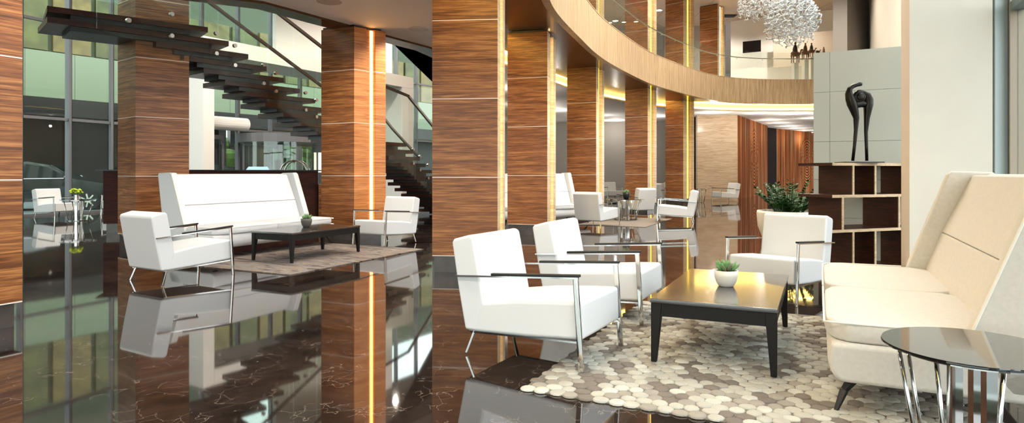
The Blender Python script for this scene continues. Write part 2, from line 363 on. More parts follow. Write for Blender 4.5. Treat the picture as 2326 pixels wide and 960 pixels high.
# ------------------------------------------------------------------ ceilings
MAIN = spline([(.3, -4), (.3, 4), (.28, 6), (.35, 8), (.55, 10), (.77, 11.4), (1.39, 13.5), (2.38, 16.4), (4.13, 20.1), (5.35, 22.1), (6.75, 24), (8.1, 25.6), (9.9, 26.7), (12.6, 26.9), (16, 26.4)], 5)
def tap(w0, w1):
    return lambda f, p: w0-.9*min(1, max(0, (14.5-p.y)/3))+(w1-w0)*min(1, max(0, (p.x-7.0)/1.6))
bm = B(); strip(bm, MAIN, offset(MAIN, .14), 4.17, 5.19); FASC = struct('balcony_fascia', bm, M['oakstrip'])
bm = B(); strip(bm, offset(MAIN, .14), offset(MAIN, tap(2.0, .35)), 4.19, 4.5); struct('ceiling_soffit', bm, M['soffit'])
# gallery slab and cove pocket
bm = B(); strip(bm, offset(MAIN, .14), offset(MAIN, tap(3.6, 1.4)), 4.52, 5.1); struct('gallery_slab', bm, M['ceilw'])
inner = offset(MAIN, tap(2.5, 2.1)); inner2 = offset(MAIN, tap(2.54, 2.14))
bm = B(); strip(bm, inner, inner2, 4.1, 4.48); COVE = struct('cove_upstand', bm, M['ceilw'])
bm = B(); strip(bm, offset(MAIN, tap(2.46, 2.06)), offset(MAIN, tap(2.498, 2.098)), 4.38, 4.45); strip(bm, offset(MAIN, tap(2.455, 2.055)), offset(MAIN, tap(2.498, 2.098)), 4.12, 4.16)
cv = obj('cove_light', bm, M['cove']); setp(cv, 'continuous warm yellow cove light under the curved balcony', 'light strip')
bm = B(); strip(bm, offset(MAIN, tap(2.42, 2.02)), offset(MAIN, tap(2.9, 2.5)), 4.05, 4.1); struct('trim_1', bm, M['ceilw'])
# big white ceiling, lower floor
inn = [p for p in offset(MAIN, tap(2.7, 2.3))]
void = [(-22, 6.5), (-9, 7.6), (-4.04, 10.4), (-3.39, 11.5), (-2.6, 12.85), (-1.79, 14.2), (-1.1, 16.6), (-.8, 19), (-.9, 22), (-1.4, 26), (-2.2, 31), (-2.5, 50), (26, 50), (26, 26)]
poly = [(p.x, p.y) for p in inn][::-1]+[(-22, -4)]+void
bm = B(); prism(bm, poly, 4.06, 4.14); bmesh.ops.triangulate(bm, faces=bm.faces[:]); struct('ceiling', bm, M['ceilw'])
ve = [Vector(v) for v in void[:12]]
bm = B(); strip(bm, ve, offset(ve, .42), 4.02, 4.2); struct('trim_2', bm, M['soffit'])
# upper ceiling with panel seams
bm = B(); prism(bm, [(3.4+.482*-11, -8), (3.4+.482*43, 46), (26, 50), (-2.5, 50)]+[(x-.1, y) for x, y in FAC[::-1]]+[(-22, -8)], 8.95, 9.1); bmesh.ops.triangulate(bm, faces=bm.faces[:]); struct('ceiling_upper', bm, panel_mat('taupe_ceiling_panels', (158, 144, 132), 1.8, (90, 80, 74), .012, .6))
# ------------------------------------------------------------------ far walls
def wallseg(name, p, q, z0, z1, th, mat, **k):
    p, q = Vector(p), Vector(q); L = (q-p).length; bm = B(); box(bm, 0, L, 0, th, z0, z1)
    o = struct(name, bm, mat, **k); o.location = (p.x, p.y, 0); o.rotation_euler = (0, 0, math.atan2(q.y-p.y, q.x-p.x)); return o
wallseg('wall_gallery', (11.1, 32.4), (17.0, 29.0), 5.1, 8.95, .3, M['white'])
wallseg('wall_gallery_return', (8.0, 33.6), (11.1, 33.2), 5.1, 8.95, .3, M['greywall'])
wallseg('wall_gallery_back', (-1.2, 30), (8.2, 34.6), 5.1, 8.95, .3, M['greywall'])
wallseg('wall_gallery_side', (-1.6, 18), (-1.2, 30), 5.1, 8.95, .3, M['oakwall'])
wallseg('wall_back', (-2.3, 36.6), (9.1, 34.5), 0, 4.06, .2, M['greywall'])
wallseg('wall_wood', (9.05, 31.2), (10.95, 31), 0, 4.06, .4, M['oakwall'])
wallseg('wall_recess', (8.2, 33.5), (9.1, 32.0), 0, 4.06, .2, M['stone'])
def ribwall(p, q, name):
    p, q = Vector(p), Vector(q); L = (q-p).length; bm = B(); zc = 2.05
    nx = int(L/.035); 
    a = []
    for i in range(nx+1):
        x = L*i/nx-L/2; y = -.015*(1 if i % 2 else 0)
        a.append((bm.verts.new((x, y, -zc)), bm.verts.new((x, y, 4.06-zc))))
    for i in range(nx): bm.faces.new((a[i][0], a[i+1][0], a[i+1][1], a[i][1]))
    box(bm, -L/2, L/2, .01, .3, -zc, 4.06-zc)
    o = struct(name, bm, M['ribs']); c = (p+q)/2; o.location = (c.x, c.y, zc); o.rotation_euler = (0, 0, math.atan2(q.y-p.y, q.x-p.x)); return o
ribwall((10.97, 31), (15.2, 38), 'wall_carved')
ribwall((16.6, 40.3), (23.5, 46.5), 'wall_carved_far')
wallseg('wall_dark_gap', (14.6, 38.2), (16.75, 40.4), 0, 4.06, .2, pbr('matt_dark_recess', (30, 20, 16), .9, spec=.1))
wallseg('wall_end', (-3, 49.5), (26, 49.5), 0, 9, .2, M['greywall'])
# right facade: white solid wall beyond Y 13
def WX(y): return 3.36+.482*(y-3)
wallseg('wall_right', (WX(12.5), 12.5), (WX(30), 30), 0, 8.95, -.3, pbr('cream_wall', (204, 196, 182), .7))
wallseg('wall_right_pier', (WX(23.5)-.9, 23.5), (WX(25), 25), 5.6, 8.95, .5, M['greywall'])
wallseg('wall_far_left', (-22, -8), (-19, 4), 0, 9, -.2, M['greywall'])
# ------------------------------------------------------------------ glazed bays
NW = [0]
def bay(p, q, zs, frame, fw=.07, dep=.2, glassm=None, dark=None):
    NW[0] += 1
    p, q = Vector(p), Vector(q); L = (q-p).length
    t = thing('window_%d' % NW[0], None, None, (p.x, p.y, 0), math.atan2(q.y-p.y, q.x-p.x), kind='structure')
    H = zs[-1]
    bm = B(); box(bm, -fw/2, fw/2, -dep/2, dep/2, 0, H); obj('mullion', bm, frame, t)
    bm = B(); box(bm, fw/2, fw/2+.03, -dep/2+.02, dep/2, 0, H); obj('gasket', bm, dark or M['aludark'], t)
    bm = B()
    for z in zs[:-1]: box(bm, fw/2+.03, L-fw/2, -.05, .06, max(0, z-.04), z+.045)
    obj('transom', bm, frame, t)
    bm = B(); box(bm, fw/2, L-fw/2, -.006, .006, .03, H); obj('pane', bm, glassm or M['glass'], t)
    return t
for a, b in zip(FAC, FAC[1:]):
    L = (Vector(b)-Vector(a)).length
    n = max(1, round(L/1.45))
    for k in range(n):
        pa = Vector(a).lerp(Vector(b), k/n); pb = Vector(a).lerp(Vector(b), (k+1)/n)
        bay(pa, pb, (0.02, 2.9, 5.8, 8.95), M['alu'])
ys = [-7.5, -5.2, -2.9, -.6, 1.7, 3.95, 6.19, 8.4, 10.6, 12.5]
for a, b in zip(ys, ys[1:]):
    bay((WX(a), a), (WX(b), b), (0.02, 2.88, 5.8, 8.95), M['champ'] if a > 5 else M['tealframe'], .05, .12, glass('right_glass', (.94, .96, .95), 1.45, .02), M['aludark'])
xs = [WX(-7.5), -4.5, -8.5, -12.5, -16.5, -21.8]
for a, b in zip(xs, xs[1:]):
    bay((a, -7.5), (b, -7.7), (0.02, 2.88, 5.8, 8.95), M['alu'], .1, .2)
# ------------------------------------------------------------------ columns
COLS = []
def column(C, R, Lv, top, label, ledm, notch=(.40, .62), led_w=.03, z0=0, strip_at=1):
    C, R, Lv = Vector(C), Vector(R), Vector(Lv)
    t = thing('wood_column', label, 'column', (C.x, C.y, z0), 0, 'walnut clad columns of the hall')
    Rn, Ln = R.normalized(), Lv.normalized(); dl = R.length; dep = .07
    a, b = notch[0]*dl, notch[1]*dl
    o = Vector((0, 0))
    pts = [o, Lv, Lv+R, R, Rn*b, Rn*b+Ln*dep, Rn*a+Ln*dep, Rn*a]
    if ledm is None: pts = pts[:4]
    bm = B(); prism(bm, pts, .207, top-.04-z0)
    obj('shaft', bm, M['walnut'], t)
    i = .02
    bm = B(); prism(bm, [Ln*i+Rn*i, Lv-Ln*i+Rn*i, Lv-Ln*i+R-Rn*i, Ln*(dep+.01)+R-Rn*i, Ln*(dep+.01)+Rn*i], 0, .207)
    prism(bm, [Ln*i+Rn*i, Lv-Ln*i+Rn*i, Lv-Ln*i+R-Rn*i, Ln*(dep+.01)+R-Rn*i, Ln*(dep+.01)+Rn*i], top-.04-z0, top-z0)
    obj('plinth', bm, M['stone'], t)
    if ledm is None: return t
    pale = M['walnut_glow'] if strip_at else M['walnut_light']
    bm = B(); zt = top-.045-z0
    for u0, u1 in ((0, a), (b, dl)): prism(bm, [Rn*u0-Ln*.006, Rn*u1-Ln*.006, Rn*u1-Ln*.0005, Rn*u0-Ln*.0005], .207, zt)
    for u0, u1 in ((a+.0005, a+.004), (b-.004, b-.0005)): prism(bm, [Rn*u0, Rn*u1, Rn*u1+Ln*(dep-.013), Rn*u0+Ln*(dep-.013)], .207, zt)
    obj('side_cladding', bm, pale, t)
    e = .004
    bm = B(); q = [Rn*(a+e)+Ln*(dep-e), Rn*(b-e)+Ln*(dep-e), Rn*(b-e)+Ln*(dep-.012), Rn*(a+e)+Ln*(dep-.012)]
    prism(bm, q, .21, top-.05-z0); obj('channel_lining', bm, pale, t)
    c0, c1 = b-.012-led_w, b-.012
    if strip_at == 0: c0, c1 = (a+b)/2-led_w/2, (a+b)/2+led_w/2
    bm = B(); q = [Rn*c0+Ln*(dep-.014), Rn*c1+Ln*(dep-.014), Rn*c1+Ln*(dep-.03), Rn*c0+Ln*(dep-.03)]
    prism(bm, q, .22, top-.06-z0); obj('light_strip', bm, ledm, t)
    return t
def perp(v, l): v = Vector(v).normalized(); return Vector((-v.y, v.x))*l
column((-4.39, 4.52), AX*.82, perp(AX, .85), 4.06, 'walnut column cropped by the left edge of the view', None)
column((-6.31, 10.7), (.63, .53), (-.57, .44), 8.95, 'walnut column behind the high sofa, under the stair', None)
column((-2.97, 12.0), (.5, .46), (-.71, .32), 4.06, 'walnut column with wide orange light strip, beside the stair', M['ledo'], notch=(.38, .66), led_w=.05)
rights = [((-.184, 8.08), (.0975, .995), 4.18, 'widest walnut column, nearest in the middle of the hall', M['led']),
          ((.7145, 12.95), (.27, .963), 4.18, 'walnut column second from the front along the curved balcony', M['led']),
          ((2.318, 17.6), (.398, .917), 8.95, 'walnut column third along the curved balcony, rising to the gallery', M['led2']),
          ((4.694, 22.1), (.561, .83), 8.95, 'walnut column fourth along the curved balcony, behind the round table group', M['led2']),
          ((6.948, 25.9), (.735, .69), 8.95, 'walnut column farthest along the ground floor curve', M['led2'])]
for C, d, top, lab, lm in rights:
    column(C, Vector(d).normalized()*.82, perp(d, .84), top, lab, lm, notch=(.3, .7), led_w=.035, strip_at=0)
column((9.34, 29.0), Vector((.625, .78))*.82, perp((.625, .78), .84), 8.95, 'upper walnut column standing only on the gallery floor, farthest right', M['led'], notch=(.3, .7), led_w=.035, z0=5.1, strip_at=0)
# ------------------------------------------------------------------ balcony balustrade
RAILC = offset(MAIN, .07)
def arclen(P):
    s = [0]
    for a, b in zip(P, P[1:]): s.append(s[-1]+(b-a).length)
    return s
def resample(P, ds, s0=0, s1=None):
    s = arclen(P); s1 = s1 or s[-1]; out = []; x = s0; i = 0
    while x <= s1:
        while i < len(s)-2 and s[i+1] < x: i += 1
        f = (x-s[i])/max(1e-6, s[i+1]-s[i]); out.append(P[i].lerp(P[i+1], f)); x += ds
    return out
bal = thing('glass_balustrade', 'curved glass balustrade with steel handrail on the upper balcony', 'railing', (0, 0, 5.19))
rs = resample(RAILC, 1.25, 12)
for a, b in zip(rs, rs[1:]):
    d = (b-a).normalized(); n = Vector((-d.y, d.x))
    bm = B(); q = [a+d*.01+n*.008, b-d*.01+n*.008, b-d*.01-n*.008, a+d*.01-n*.008]; prism(bm, q, 0, 1.14); obj('glass_panel', bm, M['railglass'], bal)
    bm = B(); tube(bm, [(a.x, a.y, .84), (a.x+n.x*.06, a.y+n.y*.06, .84)], .014, 6); obj('rail_bracket', bm, M['bolt'], bal)
r2 = resample(offset(RAILC, .07), .4, 12)
bm = B(); tube(bm, [(p.x, p.y, .9) for p in r2], .021, 8); obj('handrail', bm, M['bolt'], bal, smooth=True)
bm = B(); strip(bm, offset(MAIN, -.01), offset(MAIN, .16), 5.19, 5.205); struct('trim_3', bm, M['edge'])
# ------------------------------------------------------------------ portal and upper white wall at the entrance
PD = Vector((.504, .864)); P0 = Vector((-10.45, 19.8)); PN = Vector((-.864, .504))
def pt(t, d=0): return P0+PD*t+PN*d
L = 10.6
bm = B(); prism(bm, [pt(1.35), pt(L+1.0), pt(L+1.0, 1.9), pt(1.35, 1.9)], 5.18, 5.7)
prism(bm, [pt(.35), pt(.75), pt(.75, 1.9), pt(.35, 1.9)], 0, 5.7) if False else None
struct('wall_portal_beam', bm, M['white'])
bm = B(); prism(bm, [pt(.95), pt(1.34), pt(1.34, 1.6), pt(.95, 1.6)], 0, 5.7); struct('wall_portal_left', bm, M['white'])
bm = B(); prism(bm, [pt(L+.2), pt(L+1.0), pt(L+1.0, 1.7), pt(L+.2, 1.7)], 0, 5.17); struct('wall_portal_right', bm, M['white'])
bm = B(); prism(bm, [pt(4.3, .6), pt(L+.2, .6), pt(L+.2, .8), pt(4.3, .8)], 5.71, 8.95); struct('wall_portal_upper', bm, M['white'])
# ------------------------------------------------------------------ staircase
st = thing('floating_staircase', 'floating staircase of dark timber slabs with glass balustrades', 'staircase', (0, 0, 0))
def R_of(k):
    if k <= 10: return Vector((-5.33+.194*k, 11.19+.388*k)), 2.55-.165*k
    if k <= 11: return Vector((-2.63, 15.9)), .735
    j = k-11; return Vector((-2.63+.105*j, 15.9+.42*j)), .735-.165*j
def slabdims(k):
    ang = 45+1.6*k if k <= 11 else 63+min(12, (k-11)*4)
    b = 1.6; a = .82
    if k == 11: b = 2.4
    if k == 12: b = 1.9
    if k > 11: a = .95
    return math.radians(ang), a, b
for k in range(0, 23):
    Rk, h = R_of(k); ang, a, b = slabdims(k); g = Vector((math.cos(ang), math.sin(ang))); c = Vector((-g.y, g.x))
    N = Rk-g*b
    if k < 2: N = Vector((-7.1, 9.75)); g = (Rk-N).normalized(); c = Vector((-g.y, g.x)); a = 1.05
    z = h+EYE
    if z < .12: break
    bm = B(); prism(bm, [N, Rk, Rk+c*a, N+c*a], z-.09, z); obj('stair_tread', bm, M['stairwood'], st)
    if z-.17 > 0:
        bb = (Rk-N).length
        bm = B(); prism(bm, [N+g*.3+c*.05, Rk-g*.28+c*.05, Rk-g*.28+c*(a-.22), N+g*.3+c*(a-.22)], max(0, z-.165), z-.09); obj('steel_spacer', bm, M['black_steel'], st)
# landing soffit board and lamp
def side(k, off):
    Rk, h = R_of(k); ang = slabdims(k)[0]; g = Vector((math.cos(ang), math.sin(ang))); c = Vector((-g.y, g.x)); return Rk+c*off, h+EYE
ks = [-1.6, 0, 1.5, 3, 4.5, 6, 7.5, 9, 10.5, 11.0, 12, 13.5, 15, 16.5, 18]
def kpos(k, off):
    if k < 0:
        a, z = side(0, off); return a+Vector((.194, .388)).normalized()*k*1.2, z-k*.165
    return side(k, off)
def panels(off, zlo, zhi, skip_last=0):
    for a, b in zip(ks, ks[1:]):
        if b-a < .6: continue
        p, z1 = kpos(a, off); q, z2 = kpos(b, off); d = (q-p).normalized(); n = Vector((-d.y, d.x))*.006
        p = p+d*.012; q = q-d*.012
        bm = B(); hexa(bm, [(*(p-n), max(.05, z1+zlo)), (*(q-n), max(.05, z2+zlo)), (*(q+n), max(.05, z2+zlo)), (*(p+n), max(.05, z1+zlo))],
                        [(*(p-n), z1+zhi), (*(q-n), z2+zhi), (*(q+n), z2+zhi), (*(p+n), z1+zhi)])
        obj('glass_panel', bm, M['railglass'], st)
panels(-.05, -.68, 1.12)
panels(.9, 0.0, .86)
for off, hh in ((-.06, 1.17), (.91, .88)):
    pts = [(*kpos(k, off)[0], kpos(k, off)[1]+hh) for k in ks]
    bm = B()
    for a, b in zip(pts, pts[1:]): bar(bm, a, b, .05, .06)
    obj('handrail', bm, M['brown_rail'], st)
for k in (-1.2, -.6, .3, 1.2, 2.7, 3.4, 5.2, 5.9, 7.6, 8.4, 11.6, 12.6, 13.9):
    p, z = kpos(k, -.075)
    for dz in (-.045, -.40):
        bm = B(); c0 = Vector((p.x, p.y, z+dz)); dd = Vector((.84, -.54, 0))
        tube(bm, [c0+dd*.03, c0-dd*.02], .036, 12); obj('glass_fixing', bm, M['bolt'], st, smooth=False)
for px, py in ((180, 22), (188, 34), (303, 50), (302, 26)):
    pass
# ------------------------------------------------------------------ white pillar, partition, bookcase
PC = Vector((4.11, 6.6))
bm = B(); prism(bm, [PC, PC+CX*.70, PC+CX*.70+AX*.75, PC+AX*.75], 0, 8.95)
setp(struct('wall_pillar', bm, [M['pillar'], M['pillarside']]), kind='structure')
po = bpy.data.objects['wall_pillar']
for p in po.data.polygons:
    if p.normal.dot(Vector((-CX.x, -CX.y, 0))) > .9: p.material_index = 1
bm = B(); prism(bm, [(4.752, 6.28), (4.965, 6.26), (4.985, 6.36), (4.772, 6.38)], 0, 8.95); struct('trim_4', bm, M['tealreveal'])
# partition
pa, pb = Vector((4.415, 9.35)), Vector((5.55, 8.75)); pd = (pb-pa).normalized()
pn = thing('panel_partition', 'pale grey-green panelled partition standing behind the bookcase', 'partition', (pa.x, pa.y, 0), math.atan2(pd.y, pd.x))
LL = (pb-pa).length+.3
bm = B()
xs_ = [0, .215, LL]; zs_ = [0.0, .62, 1.17, 1.72, 2.44, 3.02]
for i in range(2):
    for j in range(5):
        box(bm, xs_[i]+.002, xs_[i+1]-.002, 0, .02, zs_[j]+.002, zs_[j+1]-.002)
obj('panel', bm, M['partition'], pn)
bm = B(); box(bm, 0, LL, .02, .12, 0, 3.02); obj('core', bm, M['seam'], pn)
# bookcase
bc = thing('bookcase', 'open bookcase of dark veneer boards with pale edges under the bronze sculpture', 'bookcase', (4.02, 8.0, 0), math.atan2(.34, .94))
BL = 1.62; BD = .57
def bcboard(x0, x1, z0, z1, nm):
    bm = B(); box(bm, x0, x1, .012, BD, z0, z1); sb = obj(nm, bm, M['shelf'], bc)
    bm = B(); box(bm, x0, x1, 0, .0115, z0, z1); return obj('edge_strip', bm, M['edge'], sb)
for z, x0 in ((1.36, 0), (.955, 0), (.515, -.16), (.0, .02)): bcboard(x0, BL, z, z+.036, 'shelf_board')
def divider(px, z0, z1):
    u = (px-1163)/F; x = (u*8.0-4.02)/(.94-u*.34)
    bm = B(); box(bm, x-.014, x+.014, .012, BD-.02, z0, z1); sb = obj('divider', bm, M['shelf'], bc)
    bm = B(); box(bm, x-.014, x+.014, 0, .0115, z0, z1); obj('edge_strip', bm, M['edge'], sb)
for px in (1939, 1989, 2078): divider(px, .991, 1.36)
for px in (1915, 2043): divider(px, .551, .955)
for px in (1939, 1989, 2078): divider(px, .036, .515)
# sculpture
def sc(px, py, Y=8.28): return Vector(((px-1163)*Y/F, Y, EYE-(py-392)*Y/F))
base = sc(1953, 368); bz = 1.3965
sx = thing('bronze_sculpture', 'tall dark bronze abstract figure standing on the bookcase', 'sculpture', (base.x, base.y, bz))
def loc_(px, py, dy=0): v = sc(px, py)-Vector((base.x, base.y, 0)); return Vector((v.x, dy, v.z-bz))
bm = B(); box(bm, -.25, .23, -.16, .16, 0, .014); obj('base_plate', bm, M['black_steel'], sx)
def path(P): return [loc_(x, y, d) for x, y, d, r in P], [r for x, y, d, r in P]
bm = B()
q, r = path([(1937, 365, 0, .019), (1941, 330, 0, .020), (1944, 295, 0, .024), (1945, 268, 0, .036), (1940, 250, 0, .052), (1935, 236, 0, .062), (1931, 224, 0, .058), (1928, 212, 0, .045), (1930, 202, 0, .034), (1937, 196, 0, .027), (1946, 193, 0, .024), (1953, 191, 0, .027), (1957, 191, 0, .022)]); tube(bm, q, r, 14)
q, r = path([(1969, 365, .0, .019), (1968, 330, 0, .020), (1967, 300, 0, .023), (1969, 268, 0, .036), (1971, 250, 0, .05), (1972, 238, .0, .060), (1973, 226, 0, .056), (1970, 216, 0, .042), (1962, 211, 0, .03), (1954, 211, 0, .02)]); tube(bm, q, r, 14)
q, r = path([(1937, 238, 0, .05), (1946, 238, 0, .045), (1956, 236, 0, .043), (1968, 236, 0, .05)]); tube(bm, q, r, 14)
obj('figure', bm, M['bronze'], sx, smooth=True)
bm = B(); c = loc_(1954, 220); ell(bm, c, (.095, .035, .095), 18, 12); ell(bm, c+Vector((-.01, -.03, .0)), (.05, .02, .05), 16, 10); obj('disc', bm, M['bronze'], sx, smooth=True)
# ------------------------------------------------------------------ armchair
def make_armchair(label, loc, rz):
    t = thing('armchair', label, 'armchair', loc, rz, 'white leather armchairs with chrome frames')
    W = .335
    bm = B(); xprism(bm, [(0.0, .196), (-.008, .44), (-.2, .43), (-.5, .405), (-.78, .365), (-.885, .15), (-.4, .168)], -W, W)
    obj('seat', bm, M['leather'], t, bevel=.028, seg=4)
    bm = B(); xprism(bm, [(-.735, .35), (-.80, .68), (-.825, .805), (-.86, .825), (-.99, .79), (-1.01, .77), (-.955, .45), (-.895, .16), (-.8, .16)], -W-.002, W+.002)
    obj('backrest', bm, M['leather'], t, bevel=.022, seg=4)
    for s in (-1, 1):
        y = s*(W+.022)
        bm = B(); bar(bm, (0.0, y, 0), (-.04, y, .59), .018, .036, up=Vector((1, 0, 0)))
        fl = obj('front_leg', bm, M['chrome'], t, bevel=.003, seg=1)
        bm = B(); bar(bm, (-.02, y, .594), (-.965, y, .535), .018, .012); ar = obj('arm_rail', bm, M['chrome'], t)
        bm = B(); bar(bm, (-.01, y, .609), (-.66, y, .568), .034, .018); obj('arm_pad', bm, M['blackpad'], ar, bevel=.004, seg=2)
        bm = B(); bar(bm, (-.825, s*(W-.03), .17), (-.885, s*(W-.005), 0), .03, .018, w2=.022); obj('rear_leg', bm, M['chrome'], t, bevel=.003, seg=1)
        bm = B(); bar(bm, (-.01, s*(W+.008), .185), (-.86, s*(W-.02), .148), .014, .012); obj('side_rail', bm, M['chrome'], t)
    return t
def yaw(F_): return math.atan2(F_[1], F_[0])
chairs = [
 ('white armchair nearest the camera, on the pebble rug edge', (.613, 4.321, .012), (.869, -.495)),
 ('white armchair second in the row left of the near coffee table', (1.23, 5.564, .012), (.891, -.454)),
 ('white armchair facing the camera at the far end of the near coffee table', (2.447, 6.30, .0), (-.717, -.696)),
 ('white armchair seen from behind, left of the low table on grey rug', (-3.78, 8.14, 0), (.515, .857)),
 ('white armchair at far end of grey rug, before the orange lit column', (-2.47, 11.0, .012), (-.486, -.872)),
 ('white armchair with its back to us, left of the distant round table', (2.28, 15.43, .008), (.6, .8)),
 ('white armchair behind the distant round table, its back turned', (3.52, 19.75, 0), (-.5, .86)),
 ('white armchair in profile facing left, right of the distant round table', (3.79, 16.56, .008), (-.95, .31)),
 ('small far white armchair against the grey back wall', (4.78, 29.6, 0), (.2, -.98)),
 ('small far white armchair facing right beside the farthest column', (7.1, 27.6, 0), (.93, .3)),
 ('small far white armchair facing us behind the farthest round table', (7.78, 29.4, 0), (.3, -.95)),
 ('small far white armchair facing left before the pale wood wall', (8.95, 28.0, 0), (-.96, -.25)),
 ('white armchair by the left window wall, cut by the left column', (-12.35, 17.75, 0), (.93, -.37)),
 ('white armchair by the left window wall, beside the dark desk end', (-11.9, 18.9, 0), (-.3, -.95)),
]
c0 = None
for lab, loc, fd in chairs:
    if c0 is None: c0 = make_armchair(lab, loc, yaw(fd))
    else: copies(c0, loc, yaw(fd), lab)
# ------------------------------------------------------------------ high sofa
def loft(bm, secs):
    """secs: list of closed loops of equal length"""
    R_ = [[bm.verts.new(p) for p in s] for s in secs]; n = len(secs[0])
    for a, b in zip(R_, R_[1:]):
        for i in range(n): bm.faces.new((a[i], a[(i+1) % n], b[(i+1) % n], b[i]))
    bm.faces.new(R_[0][::-1]); bm.faces.new(R_[-1]); return bm
def cushion(x0, x1, y0, y1, z0, z1, r=.05, crown=.03, nx=8, ny=8):
    bm = B(); box(bm, x0, x1, y0, y1, z0, z1)
    bmesh.ops.subdivide_edges(bm, edges=bm.edges[:], cuts=7, use_grid_fill=True)
    cx, cy = (x0+x1)/2, (y0+y1)/2
    for v in bm.verts:
        uu, ww = (v.co.x-cx)/((x1-x0)/2), (v.co.y-cy)/((y1-y0)/2); kk = .10*(abs(uu)*abs(ww))**6; v.co.x -= uu*kk*(x1-x0)/2; v.co.y -= ww*kk*(y1-y0)/2
        fx = 1-((v.co.x-cx)/((x1-x0)/2))**2; fy = 1-((v.co.y-cy)/((y1-y0)/2))**2; f = max(0, fx)**.5*max(0, fy)**.5
        zc = (z0+z1)/2; s = (v.co.z-zc)/((z1-z0)/2); v.co.z += s*crown*f if s > 0 else 0
        fz = 1-s*s; v.co.x += .012*fz*(1 if v.co.x > cx else -1)*(abs(v.co.x-cx)/((x1-x0)/2)); v.co.y += .008*fz*(1 if v.co.y > cy else -1)*(abs(v.co.y-cy)/((y1-y0)/2))
    return bm
def make_sofa(label, loc, rz, mat):
    t = thing('high_back_sofa', label, 'sofa', loc, rz, 'high backed winged sofas')
    Ls = 1.27; cu = {}
    bm = B(); xprism(bm, [(.01, .20), (.03, .28), (.01, .37), (-.9, .37), (-.98, .165), (-.5, .165), (-.03, .165)], -Ls, Ls); obj('base', bm, mat, t, bevel=.03, seg=3)
    for s in (-1, 1):
        y0, y1 = (s*.005, s*(Ls-.10)); y0, y1 = min(y0, y1), max(y0, y1)
        bm = cushion(-.74, .035, s*.004 if s > 0 else -Ls+.03, Ls-.03 if s > 0 else -.004, .372, .468)
        cu[s] = obj('seat_cushion', bm, mat, t, bevel=.03, seg=3)
        ya, yb = (-Ls+.10, Ls-.10)
        pads = [((-.70, .44), (-.822, .775))] if s < 0 else [((-.822, .778), (-1.03, 1.24))]
        for (xa, za), (xb, zb) in pads:
            d = Vector((xb-xa, zb-za)).normalized(); nn = Vector((-d.y, d.x))*.12
            bm = B(); xprism(bm, [(xa, za), (xb, zb), (xb+nn.x, zb+nn.y*.0), (xa+nn.x, za+nn.y*.0)], ya, yb); obj('back_pad', bm, mat, t, bevel=.014, seg=3)
    # wings: thick slanted panels
    for s in (-1, 1):
        ya, yb = (Ls-.10, Ls) if s > 0 else (-Ls, -Ls+.10)
        prof = [(-.585, .40), (-.585, .47), (-.87, 1.25), (-.90, 1.272), (-1.17, 1.265), (-1.19, 1.24), (-1.08, .5), (-.985, .2), (-.75, .2)]
        bm = B(); xprism(bm, prof, ya, yb); wg = obj('wing', bm, mat, t, bevel=.03, seg=3)
        yo = s*(Ls+.001)
        bm = B(); tube(bm, [(-.588, yo, .42), (-.60, yo, .5), (-.875, yo, 1.245), (-.91, yo, 1.268), (-1.15, yo, 1.26)], .007, 6); obj('piping', bm, M['piping'], wg)
        yo = s*(Ls-.03)
        bm = B(); tube(bm, [(-.55, yo, .475), (-.1, yo, .472), (0.02, yo-s*.02, .468), (.045, yo-s*.05, .462), (.047, yo-s*.6, .468), (.047, s*.03, .464)], .006, 6); obj('piping', bm, M['piping'], cu[s])
    bm = B(); xprism(bm, [(-.90, .30), (-1.02, .72), (-1.12, 1.24), (-1.165, 1.255), (-1.05, .5), (-.975, .2)], -Ls+.09, Ls-.09); obj('back_shell', bm, mat, t, bevel=.02, seg=3)
    for sx_ in (0, 1):
        for s in (-1, 1):
            x0 = -.10 if sx_ == 0 else -.86; dx = .09 if sx_ == 0 else -.09
            bm = B(); a = Vector((x0, s*(Ls-.12), .17)); b = Vector((x0+dx*.55, s*(Ls-.10), .10)); c = Vector((x0+dx, s*(Ls-.05), 0))
            bar(bm, a, b, .075, .03, w2=.042, h2=.022); bar(bm, b, c, .042, .022, w2=.022, h2=.014); obj('leg', bm, M['darkleg'], t, bevel=.003, seg=1)
    return t
s0 = make_sofa('ivory high sofa nearest, on the right by the window', (2.237, 4.487, .01), math.atan2(.434, -.901), M['fabric'])
s1 = make_sofa('white high sofa behind the low table on grey rug', (-3.72, 10.25, .0), math.atan2(-.434, .901), M['leather'])
copies(s1, (.89, 15.5, 0), math.atan2(-.87, .5), 'white high sofa half hidden behind the second balcony column')
# ------------------------------------------------------------------ coffee tables
def make_coffee(label, loc, rz):
    t = thing('coffee_table', label, 'coffee table', loc, rz, 'low espresso coffee tables')
    a, b = .735, .392
    bm = B(); box(bm, -a, a, -b, b, .392, .42); obj('table_top', bm, M['tabletop'], t, bevel=.003, seg=1)
    bm = B()
    box(bm, -a+.012, a-.012, -b+.012, -b+.035, .305, .391); box(bm, -a+.012, a-.012, b-.035, b-.012, .305, .391)
    box(bm, -a+.012, -a+.035, -b+.036, b-.036, .305, .391); box(bm, a-.035, a-.012, -b+.036, b-.036, .305, .391)
    obj('apron', bm, M['espresso'], t)
    for sx_ in (-1, 1):
        for sy in (-1, 1):
            X, Y = sx_*(a-.005), sy*(b-.005); w0, w1 = .07, .036
            bot = [(X, Y, 0), (X-sx_*w1, Y, 0), (X-sx_*w1, Y-sy*w1, 0), (X, Y-sy*w1, 0)]; top = [(X, Y, .391), (X-sx_*w0, Y, .391), (X-sx_*w0, Y-sy*w0, .391), (X, Y-sy*w0, .391)]
            bm = B(); hexa(bm, bot, top); obj('leg', bm, M['espresso'], t, bevel=.003, seg=1)
    return t
